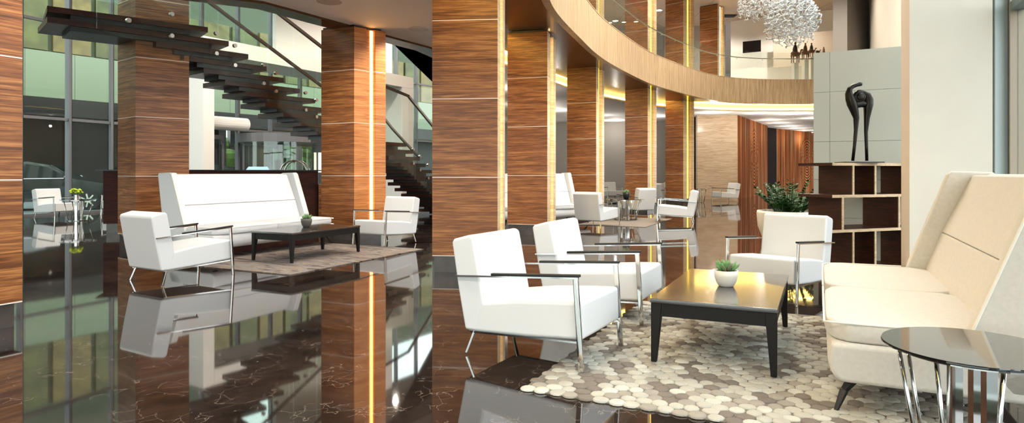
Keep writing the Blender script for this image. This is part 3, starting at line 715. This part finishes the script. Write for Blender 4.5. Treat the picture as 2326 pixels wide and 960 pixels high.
ct = make_coffee('near espresso coffee table on the pebble rug', (1.587, 4.726, .018), math.atan2(.901, .434))
copies(ct, (-3.09, 9.69, .012), math.atan2(.901, .434), 'far espresso coffee table on the grey patterned rug')
# ------------------------------------------------------------------ round tables
def make_round(label, x, y, r, z, rot, z0=0, top=None):
    t = thing('round_side_table', label, 'side table', (x, y, z0), rot)
    bm = B(); lathe(bm, [(r-.004, z-.012), (r, z-.008), (r, z-.003), (r-.003, z)], 64); obj('glass_top', bm, top or M['darkglass'], t, smooth=False)
    bm = B(); lathe(bm, [(r*.86, z-.028), (r*.86, z-.0125)], 48); obj('under_plate', bm, M['chrome'], t)
    bm = B(); lathe(bm, [(r*.62, .0), (r*.62, .012)], 48); obj('base_plate', bm, M['darkglass'], t)
    for k in range(8):
        a = 2*math.pi*k/8+.2; bm = B()
        tube(bm, [(r*.82*math.cos(a), r*.82*math.sin(a), z-.029), (r*.56*math.cos(a), r*.56*math.sin(a), .013)], .009, 8); obj('rod', bm, M['chrome'], t, smooth=True)
    for k in range(3):
        a = 2*math.pi*k/3+.5; c = (r*.2*math.cos(a), r*.2*math.sin(a)); bm = B()
        box(bm, c[0]-.03, c[0]+.03, c[1]-.012, c[1]+.012, .013, z-.03); obj('flat_post', bm, M['chrome'], t)
    return t
make_round('round black glass side table in the lower right corner', 1.893, 2.62, .33, .56, .3)
make_round('round black glass table in the distant group with a black pot', 3.06, 17.2, .52, .56, .1, .008)
make_round('small far round glass table beside the farthest armchairs', 8.0, 27.3, .38, .6, 0)
make_round('round glass table with yellow flowers by the left window wall', -11.55, 17.0, .42, .56, 0)
# ------------------------------------------------------------------ rugs
def pebble_rug():
    bm = B(); W_, H_ = 2.38, 2.86; sp_ = .088; row = 0; y = .03
    import mathutils
    while y < H_:
        x = .03+(sp_/2 if row % 2 else 0)
        while x < W_:
            jx, jy = x+random.uniform(-.008, .008), y+random.uniform(-.008, .008)
            v = mathutils.noise.noise(Vector((x*6.5, y*6.5, 1.7)))+random.uniform(-.28, .28)
            mi = 0 if v > .0 else (1 if v > -.22 else 2)
            if random.random() < .12: mi = 3
            r = sp_*.535*random.uniform(.93, 1.06); hh = random.uniform(.012, .018); n = 12; ph = random.random()*6
            prev = None; el = random.uniform(.9, 1.12)
            for rr, zz in ((1.0, .003), (1.0, hh*.6), (.86, hh*.93), (.45, hh), ):
                ring = [bm.verts.new((jx+r*rr*el*math.cos(2*math.pi*k/n+ph), jy+r*rr/el*math.sin(2*math.pi*k/n+ph), zz)) for k in range(n)]
                if prev:
                    for k in range(n): f = bm.faces.new((prev[k], prev[(k+1) % n], ring[(k+1) % n], ring[k])); f.material_index = mi; f.smooth = True
                prev = ring
            f = bm.faces.new(prev); f.material_index = mi; f.smooth = True
            x += sp_
        y += sp_*.87; row += 1
    box(bm, .0, W_, 0.0, H_, .001, .007, 2)
    return bm
def felt(name, rgb):
    return pbr(name, rgb, .95, bump=.5, bscale=160, var=.06)
rm = [felt('felt_cream', (184, 180, 168)), felt('felt_greige', (158, 150, 138)), felt('felt_taupe', (122, 112, 102)), felt('felt_ivory', (198, 195, 184))]
pr = obj('pebble_rug', pebble_rug(), rm, None); pr.location = (.06, 3.73, 0); pr.rotation_euler = (0, 0, math.atan2(CX.y, CX.x))
setp(pr, 'cream and taupe rug of round felt pebbles under the near furniture', 'rug')
bm = B(); box(bm, -2.35, 0, 0, 2.95, .001, .012); o = obj('patterned_rug', bm, M['carpet'], None); o.location = (-2.74, 7.9, 0); o.rotation_euler = (0, 0, math.atan2(CX.y, CX.x))
setp(o, 'grey patterned rug under the left low table', 'rug')
bm = B(); box(bm, -1.7, 0, 0, 3.0, .001, .008); o = obj('plain_rug', bm, M['midrug'], None); o.location = (3.1, 14.85, 0); o.rotation_euler = (0, 0, math.atan2(CX.y, CX.x))
setp(o, 'plain grey rug under the distant round table', 'rug')
# ------------------------------------------------------------------ potted plants
def succulent(label, x, y, z, r, h, potm, n=22):
    t = thing('potted_succulent', label, 'potted plant', (x, y, z), random.random())
    prof = [(r*.55, 0), (r*.62, .004), (r*.84, h*.3), (r*.97, h*.65), (r, h), (r*.9, h), (r*.88, h*.9)]
    bm = B(); lathe(bm, prof, 32); obj('pot', bm, potm, t, smooth=True)
    bm = B(); lathe(bm, [(r*.87, h*.88), (r*.87, h*.93)], 24); obj('soil', bm, M['soil'], t)
    for k in range(n):
        a = k*2.4; tilt = .15+.95*k/n; l = r*(.75+.35*random.random()); bm = B()
        d = Vector((math.cos(a)*math.sin(tilt), math.sin(a)*math.sin(tilt), math.cos(tilt))); s = Vector((math.cos(a), math.sin(a), 0))*r*.35*(k/n)+Vector((0, 0, h*.92))
        tube(bm, [s, s+d*l*.4, s+d*l*.8, s+d*l+Vector((0, 0, l*.08))], [r*.08, r*.15, r*.11, r*.01], 6); obj('leaf', bm, M['succ'] if k % 5 else M['succ2'], t, smooth=True)
    return t
pyy = 1450*.85/(655-392); succulent('succulent in a white ribbed pot on the near coffee table', (1649-1163)*pyy/F, pyy, .4385, .086, .118, M['ceramic'])
pyy = 1450*.85/(517-392); succulent('succulent in a grey pot on the far low table', (696-1163)*pyy/F, pyy, .4325, .085, .13, M['greypot'])
succulent('plant in a black pot on the distant round table', 3.06+.0, 17.1, .5685, .1, .17, M['blackpot'], 12)
# flowers by left window
t = thing('flower_vase', 'yellow-green flowers in a clear glass by the left window wall', 'flowers', (-11.6, 17.0, .5605))
bm = B(); lathe(bm, [(.05, 0), (.055, .12)], 16); obj('vase', bm, M['chrome'], t)
bm = B()
for k in range(26): ell(bm, (random.uniform(-.13, .13), random.uniform(-.1, .1), random.uniform(.16, .27)), (.035, .035, .03), 7, 5)
obj('blossom', bm, M['yflower'], t, smooth=True)
# big ZZ plant in a planter
zx, zy = 5.02, 11.6
t = thing('zz_plant', 'dark glossy leafy plant in a wide cream planter left of the bookcase', 'potted plant', (zx, zy, 0))
bm = B(); lathe(bm, [(.34, 0), (.44, .08), (.52, .3), (.54, .54), (.53, .58), (.48, .58), (.47, .53)], 40); obj('planter', bm, M['ceramic'], t, smooth=True)
bm = B(); lathe(bm, [(.46, .5), (.46, .54)], 24); obj('soil', bm, M['soil'], t)
for k in range(46):
    a = random.uniform(0, 6.28); r0 = random.uniform(0, .3); tl = random.uniform(.1, 1.0); l = random.uniform(.4, .78)*(1-.25*tl)
    p = Vector((r0*math.cos(a), r0*math.sin(a), .53)); d = Vector((math.cos(a)*math.sin(tl), math.sin(a)*math.sin(tl), math.cos(tl)))
    pts = [p+d*l*f+Vector((math.cos(a), math.sin(a), -.5))*(.14*f*f*l) for f in (0, .25, .5, .75, 1)]
    bm = B(); tube(bm, pts, [.012, .01, .008, .006, .003], 5)
    sd = d.cross(Vector((0, 0, 1))).normalized()
    for f in range(3, 13):
        ff = f/12; i = min(3, int(ff*4)); q = pts[i].lerp(pts[i+1], ff*4-i)
        for s_ in (-1, 1):
            ln = .115*(1.15-ff*.35); dr = (sd*s_+d*.5+Vector((0, 0, random.uniform(-.3, .3)))).normalized(); wv = dr.cross(Vector((random.uniform(-.5, .5), random.uniform(-.5, .5), 1))).normalized()*ln*.27
            up_ = dr.cross(wv).normalized()*.006
            v = [bm.verts.new(x) for x in (q, q+dr*ln*.5+wv+up_, q+dr*ln, q+dr*ln*.5-wv+up_, q+dr*ln*.5-up_)]
            bm.faces.new((v[0], v[1], v[4])); bm.faces.new((v[1], v[2], v[4])); bm.faces.new((v[2], v[3], v[4])); bm.faces.new((v[3], v[0], v[4]))
    obj('leafy_stem', bm, M['leaf'], t)
# ------------------------------------------------------------------ chandeliers
def curl_bm():
    bm = B(); pts = []
    for i in range(22):
        f = i/21; a = f*2*math.pi*2.6; pts.append((f, .12*math.cos(a), .12*math.sin(a)))
    tube(bm, pts, .034, 5); return bm
proto = None
def chandelier(px, py, Y, rpx, n, label):
    global proto
    R_ = rpx*Y/F; c = Vector(((px-1163)*Y/F, Y, EYE-(py-392)*Y/F))
    t = thing('glass_chandelier', label, 'chandelier', c, 0, 'spherical curled glass chandeliers')
    bm = B(); tube(bm, [(0, 0, 0), (0, 0, 8.95-c.z)], .008, 6); obj('cable', bm, M['chrome'], t)
    bm = B(); ell(bm, (0, 0, 0), (.07, .07, .07), 14, 10); obj('lamp_core', bm, M['bolt'], t, smooth=True)
    extra = B(); me = proto
    for k in range(n):
        zc = 1-2*(k+.5)/n; ph = k*2.39996; rr = math.sqrt(1-zc*zc); d = Vector((rr*math.cos(ph), rr*math.sin(ph), zc))
        l = .36*R_/.5*random.uniform(.8, 1.1)
        # curls hang mostly downwards and lie on the shell
        dr = (d*.45+Vector((0, 0, -.85))+Vector((random.uniform(-.3, .3), random.uniform(-.3, .3), 0))).normalized()
        if zc < -.55: dr = (d+Vector((random.uniform(-.5, .5), random.uniform(-.5, .5), 0))).normalized()
        p = d*(R_*.93)-dr*l*.5
        q = dr.to_track_quat('X', 'Z'); mt = Matrix.Translation(p) @ q.to_matrix().to_4x4() @ Matrix.Diagonal((l, l, l, 1)) @ Matrix.Rotation(random.random()*6, 4, 'X')
        if k < 100:
            if me is None:
                o = obj('glass_curl', curl_bm(), M['curl'], t, smooth=True); me = proto = o.data
            else:
                o = bpy.data.objects.new('glass_curl', me); COL.objects.link(o); o.parent = t
            o.matrix_local = mt
        else:
            b2 = curl_bm(); bmesh.ops.transform(b2, matrix=mt, verts=b2.verts[:]); tm = bpy.data.meshes.new('x'); b2.to_mesh(tm); b2.free(); extra.from_mesh(tm); bpy.data.meshes.remove(tm)
    if n > 100: setp(obj('glass_curl', extra, M['curl'], t, smooth=True), kind='stuff')
    else: extra.free()
    bm = B()
    for k in range(0, n, 3):
        zc = 1-2*(k+.5)/n; ph = k*2.39996; rr = math.sqrt(1-zc*zc); tube(bm, [(0, 0, 0), (rr*math.cos(ph)*R_*.85, rr*math.sin(ph)*R_*.85, zc*R_*.85)], .0025, 4)
    obj('wire_spokes', bm, M['bolt'], t)
chandelier(1798, 40, 13.0, 54, 135, 'largest and lowest curled glass sphere of the chandelier cluster')
chandelier(1712, 8, 13.4, 34, 75, 'small left curled glass sphere of the chandelier cluster')
chandelier(1790, -28, 14.7, 46, 95, 'upper curled glass sphere behind the largest, cut by the frame')
# ------------------------------------------------------------------ downlights
def downlight(x, y, z, label, group, e=0, rad=.09, lit=True, soft=False):
    t = thing('ceiling_downlight', label, 'downlight', (x, y, z), 0, group)
    bm = B(); lathe(bm, [(rad*1.35, -.012), (rad*1.35, 0)], 24); obj('ring', bm, M['lampring'], t)
    bm = B(); lathe(bm, [(rad, -.016), (rad, -.0125)], 20); obj('lens', bm, M['spotlamp'] if lit else M['lampring'], t)
    if e and soft:
        l = light('POINT', 'added_fill_point', (0, 0, 0), e, shadow_soft_size=.05); l.parent = t; l.location = (0, 0, -.55)  # point hung below the lens, added to brighten ceiling and walls
    elif e:
        l = light('SPOT', 'downlight_beam', (x, y, z-.05), e, spot_size=math.radians(150), spot_blend=.6, shadow_soft_size=.08); l.parent = t; l.location = (0, 0, -.05)
def cpos(px, py, z): Y = (z-EYE)*F/(392-py); return (px-1163)*Y/F, Y
for px, py, lab in ((748, 3, 'flush ceiling downlight at the top edge left of the orange lit column'), (950, 65, 'flush ceiling downlight between the orange lit and the widest columns')):
    x, y = cpos(px, py, 4.06); downlight(x, y, 4.06, lab, 'flush white downlights', 200, .15, False)
for i, (px, py) in enumerate(((1747, 272), (1767, 279), (1789, 286), (1806, 291), (1827, 296), (1843, 300), (1846, 268))):
    x, y = cpos(px, py, 4.06); downlight(x, y, 4.06, 'lit recessed spotlight in the far ceiling over the carved timber walls', 'far ceiling spotlights', 22, .13, soft=True)
for px, py in ((1497, 23), (1398, 47)):
    x, y = cpos(px, py, 8.94); downlight(x, y, 8.94, 'lit gallery spotlight seen through the balcony glass at upper %s' % ('right' if px > 1450 else 'left'), None, 60, .13)
for x, y in ((-.2, 15), (.9, 20.5), (3.2, 25), (6.2, 29), (9.6, 31), (12.5, 29.3)):  # spotlights added to brighten the dark gallery behind the glass
    downlight(x, y, 8.94, 'added fill spotlight over the gallery walk', 'added gallery fill lights', 380, .1)
# unseen downlights added to brighten the lower floor and its far walls
for x, y in ((-3, 5), (-6.5, 4), (-2.2, 2), (-9, 5), (-1.6, 9.2), (.2, 21), (.6, 26), (4, 31), (7.0, 31.5), (2, 28.5), (5.5, 34), (1, 33.5), (9.3, 29.5), (11.6, 29.7), (13.4, 30)):
    downlight(x, y, 4.06, 'added fill downlight in the lower white ceiling', 'added lower ceiling fill lights', 260 if y < 20 else 42, .1, soft=y > 20)
for x, y in ((2.6, 10), (4.8, 12.5), (4, 14.5), (7, 16), (6.5, 20.5), (9.5, 22), (-7.6, 14.2), (-8.6, 18), (-5.6, 19.5), (-4.5, 24), (-11, 13), (-5.2, 28.5), (-3.2, 32)):  # unseen downlights added to fill the atrium with light
    downlight(x, y, 8.94, 'added fill downlight in the high atrium ceiling', 'added atrium fill lights', 900, .14)
x, y = -6.75, 10.62
t = thing('landing_speaker', 'round flush fitting in the underside of the stair landing', 'ceiling fitting', (x, y, 3.66))
bm = B(); lathe(bm, [(.13, -.008), (.13, .0)], 24); obj('ring', bm, M['soffit'], t)
for px, py, lab in ((1655, 36, 'dark square air vent in the upper ceiling near the farthest column'),):
    x, y = cpos(px, py, 8.94); t = thing('ceiling_vent', lab, 'vent', (x, y, 8.94)); bm = B(); box(bm, -.35, .35, -.25, .25, -.02, 0); obj('frame', bm, M['darkleg'], t)
    bm = B()
    for k in range(5): box(bm, -.3, .3, -.2+k*.09, -.16+k*.09, -.035, -.0205)
    obj('louvre', bm, M['black'], t)
# ------------------------------------------------------------------ reception desk and things on it
dk = thing('reception_desk', 'dark timber reception desk behind the stair and white sofa', 'desk', (-8.55, 13.35, 0), math.atan2(1.35, 4.0))
bm = B(); box(bm, .05, 4.25, .03, .65, 0, .2); obj('plinth', bm, M['stone'], dk)
bm = B(); box(bm, 0, 4.3, 0, .7, .2, 1.31); obj('body', bm, M['desk'], dk)
bm = B(); box(bm, -.12, 4.45, -.08, .78, 1.31, 1.335); obj('counter_top', bm, M['black_steel'], dk)
bm = B(); box(bm, 4.31, 5.1, -.1, .5, .05, 1.0); obj('low_wing', bm, M['walnut'], dk)
mt_ = thing('desk_monitor', 'tilted blue screen on the reception desk', 'monitor', (-5.75, 14.45, 1.3355), math.atan2(1.35, 4.0))
bm = B(); hexa(bm, [(-.24, -.14, .0), (.24, -.14, 0), (.24, -.12, 0), (-.24, -.12, 0)], [(-.2, .02, .07), (.2, .02, .07), (.2, .04, .07), (-.2, .04, .07)]); obj('screen', bm, M['screen'], mt_)
bm = B(); bar(bm, (0, -.02, 0), (0, .0, .05), .1, .02); obj('stand', bm, M['black'], mt_)
# ------------------------------------------------------------------ door zone: air curtain, doors, revolving door, luggage cart
def facp(px, inset):
    u = (px-1163)/F
    for a, b in zip(FAC, FAC[1:]):
        a, b = Vector(a), Vector(b); fa, fb = a.x-u*a.y, b.x-u*b.y
        if fa <= 0 < fb or fb <= 0 < fa:
            p = a.lerp(b, fa/(fa-fb)); return p*((p.length-inset)/p.length)
    return None
p, q = facp(461, .9), facp(560, .9)
d = (q-p); ac = thing('air_curtain', 'white air curtain box over the glass entrance door', 'air curtain', (p.x, p.y, 2.86), math.atan2(d.y, d.x))
bm = B(); tube(bm, [(0, 0, .2), (d.length, 0, .2)], .24, 20); obj('casing', bm, M['white'], ac, smooth=False)
bm = B(); bar(bm, (.3, .3, .38), (.3, .9, .38), .05); bar(bm, (d.length-.3, .3, .38), (d.length-.3, .9, .38), .05); obj('bracket', bm, M['alu'], ac)
p, q = facp(462, .45), facp(508, .45); d = q-p
dr = thing('door_1', None, None, (p.x, p.y, 0), math.atan2(d.y, d.x), kind='structure')
bm = B(); Ld = d.length
for x0, x1, z0, z1 in ((0, .1, 0, 2.65), (Ld-.1, Ld, 0, 2.65), (.1, Ld-.1, 0, .12), (.1, Ld-.1, 2.5, 2.65)): box(bm, x0, x1, -.03, .03, z0, z1)
obj('door_frame', bm, M['alu'], dr)
bm = B(); box(bm, .1, Ld-.1, -.008, .008, .12, 2.5); obj('door_glass', bm, M['clearglass'], dr)
bm = B(); tube(bm, [(Ld-.16, -.09, .9), (Ld-.16, -.09, 2.3)], .025, 8); obj('door_handle', bm, M['black'], dr)
c = facp(640, 1.6)
rv = thing('revolving_door', 'revolving glass entrance door with grey drum canopy', 'revolving door', (c.x, c.y, 0), .4)
bm = B()
for s in range(2):
    a0 = .5+math.pi*s; arc = [Vector((1.5*math.cos(a0+i*.15), 1.5*math.sin(a0+i*.15))) for i in range(14)]; arc2 = [v*1.012 for v in arc]; strip(bm, arc, arc2, 0.02, 2.4)
obj('curved_glass', bm, M['clearglass'], rv)
bm = B(); lathe(bm, [(1.55, 2.4), (1.55, 2.72)], 40); obj('drum', bm, M['alu'], rv)
for k in range(4):
    a = k*math.pi/2+.3; bm = B(); cs, sn = math.cos(a), math.sin(a)
    bar(bm, (cs*1.42, sn*1.42, 0.03), (cs*1.42, sn*1.42, 2.39), .07); bar(bm, (.08*cs, .08*sn, 2.34), (1.38*cs, 1.38*sn, 2.34), .06, .08); bar(bm, (.08*cs, .08*sn, .08), (1.38*cs, 1.38*sn, .08), .06, .1); obj('wing_frame', bm, M['alu'], rv)
bm = B(); tube(bm, [(0, 0, .02), (0, 0, 2.39)], .05, 10); obj('centre_post', bm, M['alu'], rv)
# luggage cart
u = (671-1163)/F; Yc = 16.9
lc = thing('luggage_cart', 'chrome bellman luggage cart with arched rails by the revolving door', 'luggage cart', (u*Yc, Yc, 0), .15)
bm = B(); box(bm, -.5, .5, -.28, .28, .2, .25); obj('platform', bm, M['stone'], lc, bevel=.02)
for y in (-.26, .26):
    pts = [(-.34, y, .25), (-.34, y, 1.25)]+[(-.34*math.cos(a), y*(1-.0), 1.25+.34*math.sin(a)) for a in [i*math.pi/10 for i in range(1, 10)]]+[(.34, y, 1.25), (.34, y, .25)]
    bm = B(); tube(bm, pts, .02, 8); obj('arched_rail', bm, M['chrome'], lc, smooth=True)
bm = B(); tube(bm, [(0, -.26, 1.59), (0, .26, 1.59)], .018, 8); obj('hanging_bar', bm, M['chrome'], lc, smooth=True)
for sx_ in (-1, 1):
    for sy in (-1, 1):
        bm = B(); tube(bm, [(sx_*.42, sy*.22-.02, .09), (sx_*.42, sy*.22+.02, .09)], .09, 14); bar(bm, (sx_*.42, sy*.22, .09), (sx_*.42, sy*.22, .2), .03); obj('wheel', bm, M['tyre'], lc)
# ------------------------------------------------------------------ outside: opposite building, cars, trees
Q0 = Vector((-25.2, 33.0)); QD = Vector((.555, .832))
nb = thing('opposite_building', 'green panelled building across the drive with dark ground storey', 'building', (Q0.x, Q0.y, -.1), math.atan2(QD.y, QD.x))
bm = B(); box(bm, -30, 45, 0, .4, 5.1, 7.8); obj('green_cladding', bm, M['green'], nb)
bm = B(); box(bm, -30, 45, .5, .9, 7.8, 14); obj('upper_wall', bm, M['olivewall'], nb)
for k in range(34):
    x = -28+k*2.1; bm = B(); box(bm, x, x+1.85, .3, .5, 7.9, 11.2); obj('window', bm, M['olive'] if k % 2 else M['gold'], nb)
bm = B(); box(bm, -30, 45, -2.6, 0, 4.2, 5.1); obj('canopy', bm, M['darkstorey'], nb)
bm = B(); box(bm, -30, 10.4, 2.6, 3, 0, 5.1); box(bm, 13.2, 45, 2.6, 3, 0, 5.1); obj('ground_storey', bm, M['darkstorey'], nb)
for x in (-8, -2, 3.5, 9.3, 18, 24): 
    bm = B(); box(bm, x, x+.5, -2.3, -1.8, 0, 4.2); obj('canopy_post', bm, M['darkleg'], nb)
for x, z in ((-1.0, 2.0), (8.8, 1.6), (20.5, 1.4), (27, 1.2)):  # glowing boxes imitate bright reflections in the window glass
    bm = B(); box(bm, x, x+1.1, 2.5, 2.59, z, z+1.6); obj('reflection_patch', bm, M['reflpatch'], nb)
for k, (x, y) in enumerate(((-21, 46), (-17.5, 50), (-14, 56))):
    t = thing('street_tree', 'green tree beyond the drive, seen through the entrance door', 'tree', (x, y, -.1), 0, 'trees beyond the drive')
    bm = B(); tube(bm, [(0, 0, 0), (0, 0, 2.0)], .15, 8); obj('trunk', bm, M['copper'], t)
    bm = B()
    for i in range(14): ell(bm, (random.uniform(-1, 1), random.uniform(-1, 1), random.uniform(1.6, 3.4)), (.8, .8, .7), 8, 6)
    obj('crown', bm, M['treegreen'], t)
def make_car(label, x, y, rz, name='car'):
    t = thing(name, label, 'car', (x, y, -.1), rz)
    prof = [(2.25, .35), (2.3, .55), (2.25, .78), (2.0, .95), (1.2, 1.10), (.95, 1.14), (.15, 1.66), (-.5, 1.78), (-1.5, 1.72), (-2.15, 1.25), (-2.3, 1.1), (-2.35, .5), (-2.25, .3)]
    bm = B(); secs = []
    for y_, sc_, dz in ((-.93, 1, 0), (-.96, 1, 0), (.96, 1, 0), (.93, 1, 0)):
        secs.append([(p[0], y_*(1 if p[1] < 1.15 else .8), p[1]) for p in prof])
    loft(bm, secs); obj('body', bm, M['carpaint'], t, bevel=.06, seg=3)
    for s in (-1, 1):
        y0 = s*.93
        side_ = [(.80, 1.18), (.12, 1.58), (-.5, 1.69), (-1.4, 1.63), (-1.95, 1.25), (-1.9, 1.16)]
        bm = B(); a = [bm.verts.new((px_, s*(.955-(pz-1.12)*.30), pz)) for px_, pz in side_]; b = [bm.verts.new((px_, s*(.945-(pz-1.12)*.30)-s*.03, pz)) for px_, pz in side_]
        bm.faces.new(a); bm.faces.new(b[::-1])
        for i in range(6): bm.faces.new((a[i], b[i], b[(i+1) % 6], a[(i+1) % 6]))
        obj('side_window', bm, M['carglass'], t)
        bm = B(); tube(bm, [(.9, s*.975, 1.165), (-1.95, s*.975, 1.14)], .014, 6); obj('belt_trim', bm, M['chrome'], t)
        bm = B(); ell(bm, (.75, s*1.06, 1.2), (.08, .11, .08), 10, 8); obj('wing_mirror', bm, M['carpaint'], t, smooth=True)
        bm = B(); ell(bm, (2.02, s*.76, .84), (.22, .14, .08), 12, 8); obj('headlamp', bm, M['lampglass'], t, smooth=True)
        for xx in (1.42, -1.4):
            bm = B(); tube(bm, [(xx, s*.78, .35), (xx, s*.985, .35)], .35, 24); obj('tyre', bm, M['tyre'], t)
            bm = B()
            tube(bm, [(xx, s*.98, .35), (xx, s*1.0, .35)], .09, 12)
            for k in range(7):
                a = k*2*math.pi/7; bar(bm, (xx+.08*math.cos(a), s*.992, .35+.08*math.sin(a)), (xx+.25*math.cos(a), s*.992, .35+.25*math.sin(a)), .05, .02, up=Vector((0, 1, 0)))
            obj('alloy_rim', bm, M['bolt'], t)
    hexa_ = B(); hexa(hexa_, [(1.0, -.72, 1.13), (1.0, .72, 1.13), (.98, .72, 1.12), (.98, -.72, 1.12)], [(.2, -.62, 1.66), (.2, .62, 1.66), (.17, .62, 1.64), (.17, -.62, 1.64)]); obj('windscreen', hexa_, M['carglass'], t)
    return t
make_car('black car parked outside the left window wall', -17.3, 23.9, math.radians(22))
make_car('dark car outside behind the entrance doors, only its roof line showing', -15.2, 33.5, math.radians(50))
# ------------------------------------------------------------------ gallery: screen, artwork, figures
def gp(px, py, Y): return Vector(((px-1163)*Y/F, Y, EYE-(py-392)*Y/F))
t0 = gp(1708, 106, 31.4)
tv = thing('wall_screen', 'black flat screen on the white gallery wall', 'television', t0, math.atan2(-3.4, 5.9))
bm = B(); box(bm, -.42, .42, -.06, .0, -.28, .28); obj('panel', bm, M['black'], tv)
a = gp(1832, 112, 30.0)
art = thing('wall_art_panel', 'long beige canvas on the gallery wall behind the rider figurines', 'artwork', (a.x, a.y, a.z), math.atan2(-3.4, 5.9))
bm = B(); box(bm, -1.45, 1.45, -.05, -.0, -.75, .75); obj('canvas', bm, pbr('beige_canvas', (190, 176, 160), .8), art)
figs = [(1806, 143, 27.7, .95, 'largest brown rider and camel figurine leftmost on the gallery'), (1829, 136, 27.9, .78, 'second rider figurine with red cloth on the gallery'), (1843, 130, 28.1, .66, 'third dark rider figurine on the gallery'), (1857, 126, 28.3, .42, 'riderless dark camel figurine on the gallery'), (1871, 122, 28.5, .30, 'smallest walking figurine at the right end of the gallery row')]
for i, (px, py, Y, hgt, lab) in enumerate(figs):
    p = gp(px, py, Y); H = p.z-5.105
    pd_ = thing('display_plinth', 'white display plinth under the %s' % ('largest rider', 'second rider', 'third rider', 'riderless camel', 'smallest walking')[i]+' figurine', 'plinth', (p.x, p.y, 5.105), .2, 'white figurine plinths')
    bm = B(); box(bm, -.1, .1, -.1, .1, 0, H-.03); obj('block', bm, M['white'], pd_); bm = B(); box(bm, -.12, .12, -.12, .12, H-.029, H-.001); obj('cap', bm, M['white'], pd_)
    t = thing('rider_figurine' if i < 4 else 'walking_figurine', lab, 'figurine', p, .3); s = hgt
    bm = B()
    if i < 4:
        ell(bm, (0, 0, .42*s), (.24*s, .1*s, .13*s), 12, 8)
        tube(bm, [(.18*s, 0, .46*s), (.27*s, 0, .42*s), (.32*s, 0, .55*s), (.34*s, 0, .62*s)], [.07*s, .05*s, .035*s, .04*s], 8); ell(bm, (.38*s, 0, .62*s), (.08*s, .035*s, .04*s), 8, 6)
        for a in (-.15, .15):
            for b in (-.06, .06): tube(bm, [(a*s, b*s, .36*s), (a*s+.01*s, b*s, .18*s), (a*s, b*s, 0)], [.045*s, .022*s, .02*s], 6)
        obj('animal', bm, M['copper'] if i != 3 else M['darkblue'], t, smooth=True)
        if i < 3:
            bm = B(); tube(bm, [(0, 0, .5*s), (0, 0, .66*s), (.01*s, 0, .8*s), (.01*s, 0, .84*s)], [.11*s, .1*s, .06*s, .03*s], 8); ell(bm, (.015*s, 0, .9*s), (.05*s, .05*s, .065*s), 8, 6); obj('rider', bm, M['darkblue'] if i != 1 else M['copper'], t, smooth=True)
    else:
        tube(bm, [(0, 0, 0), (0, 0, .4*s), (0, 0, .75*s), (0, 0, .84*s)], [.2*s, .15*s, .13*s, .05*s], 8); ell(bm, (0, 0, .93*s), (.09*s, .09*s, .11*s), 8, 6); obj('walker', bm, M['copper'], t, smooth=True)
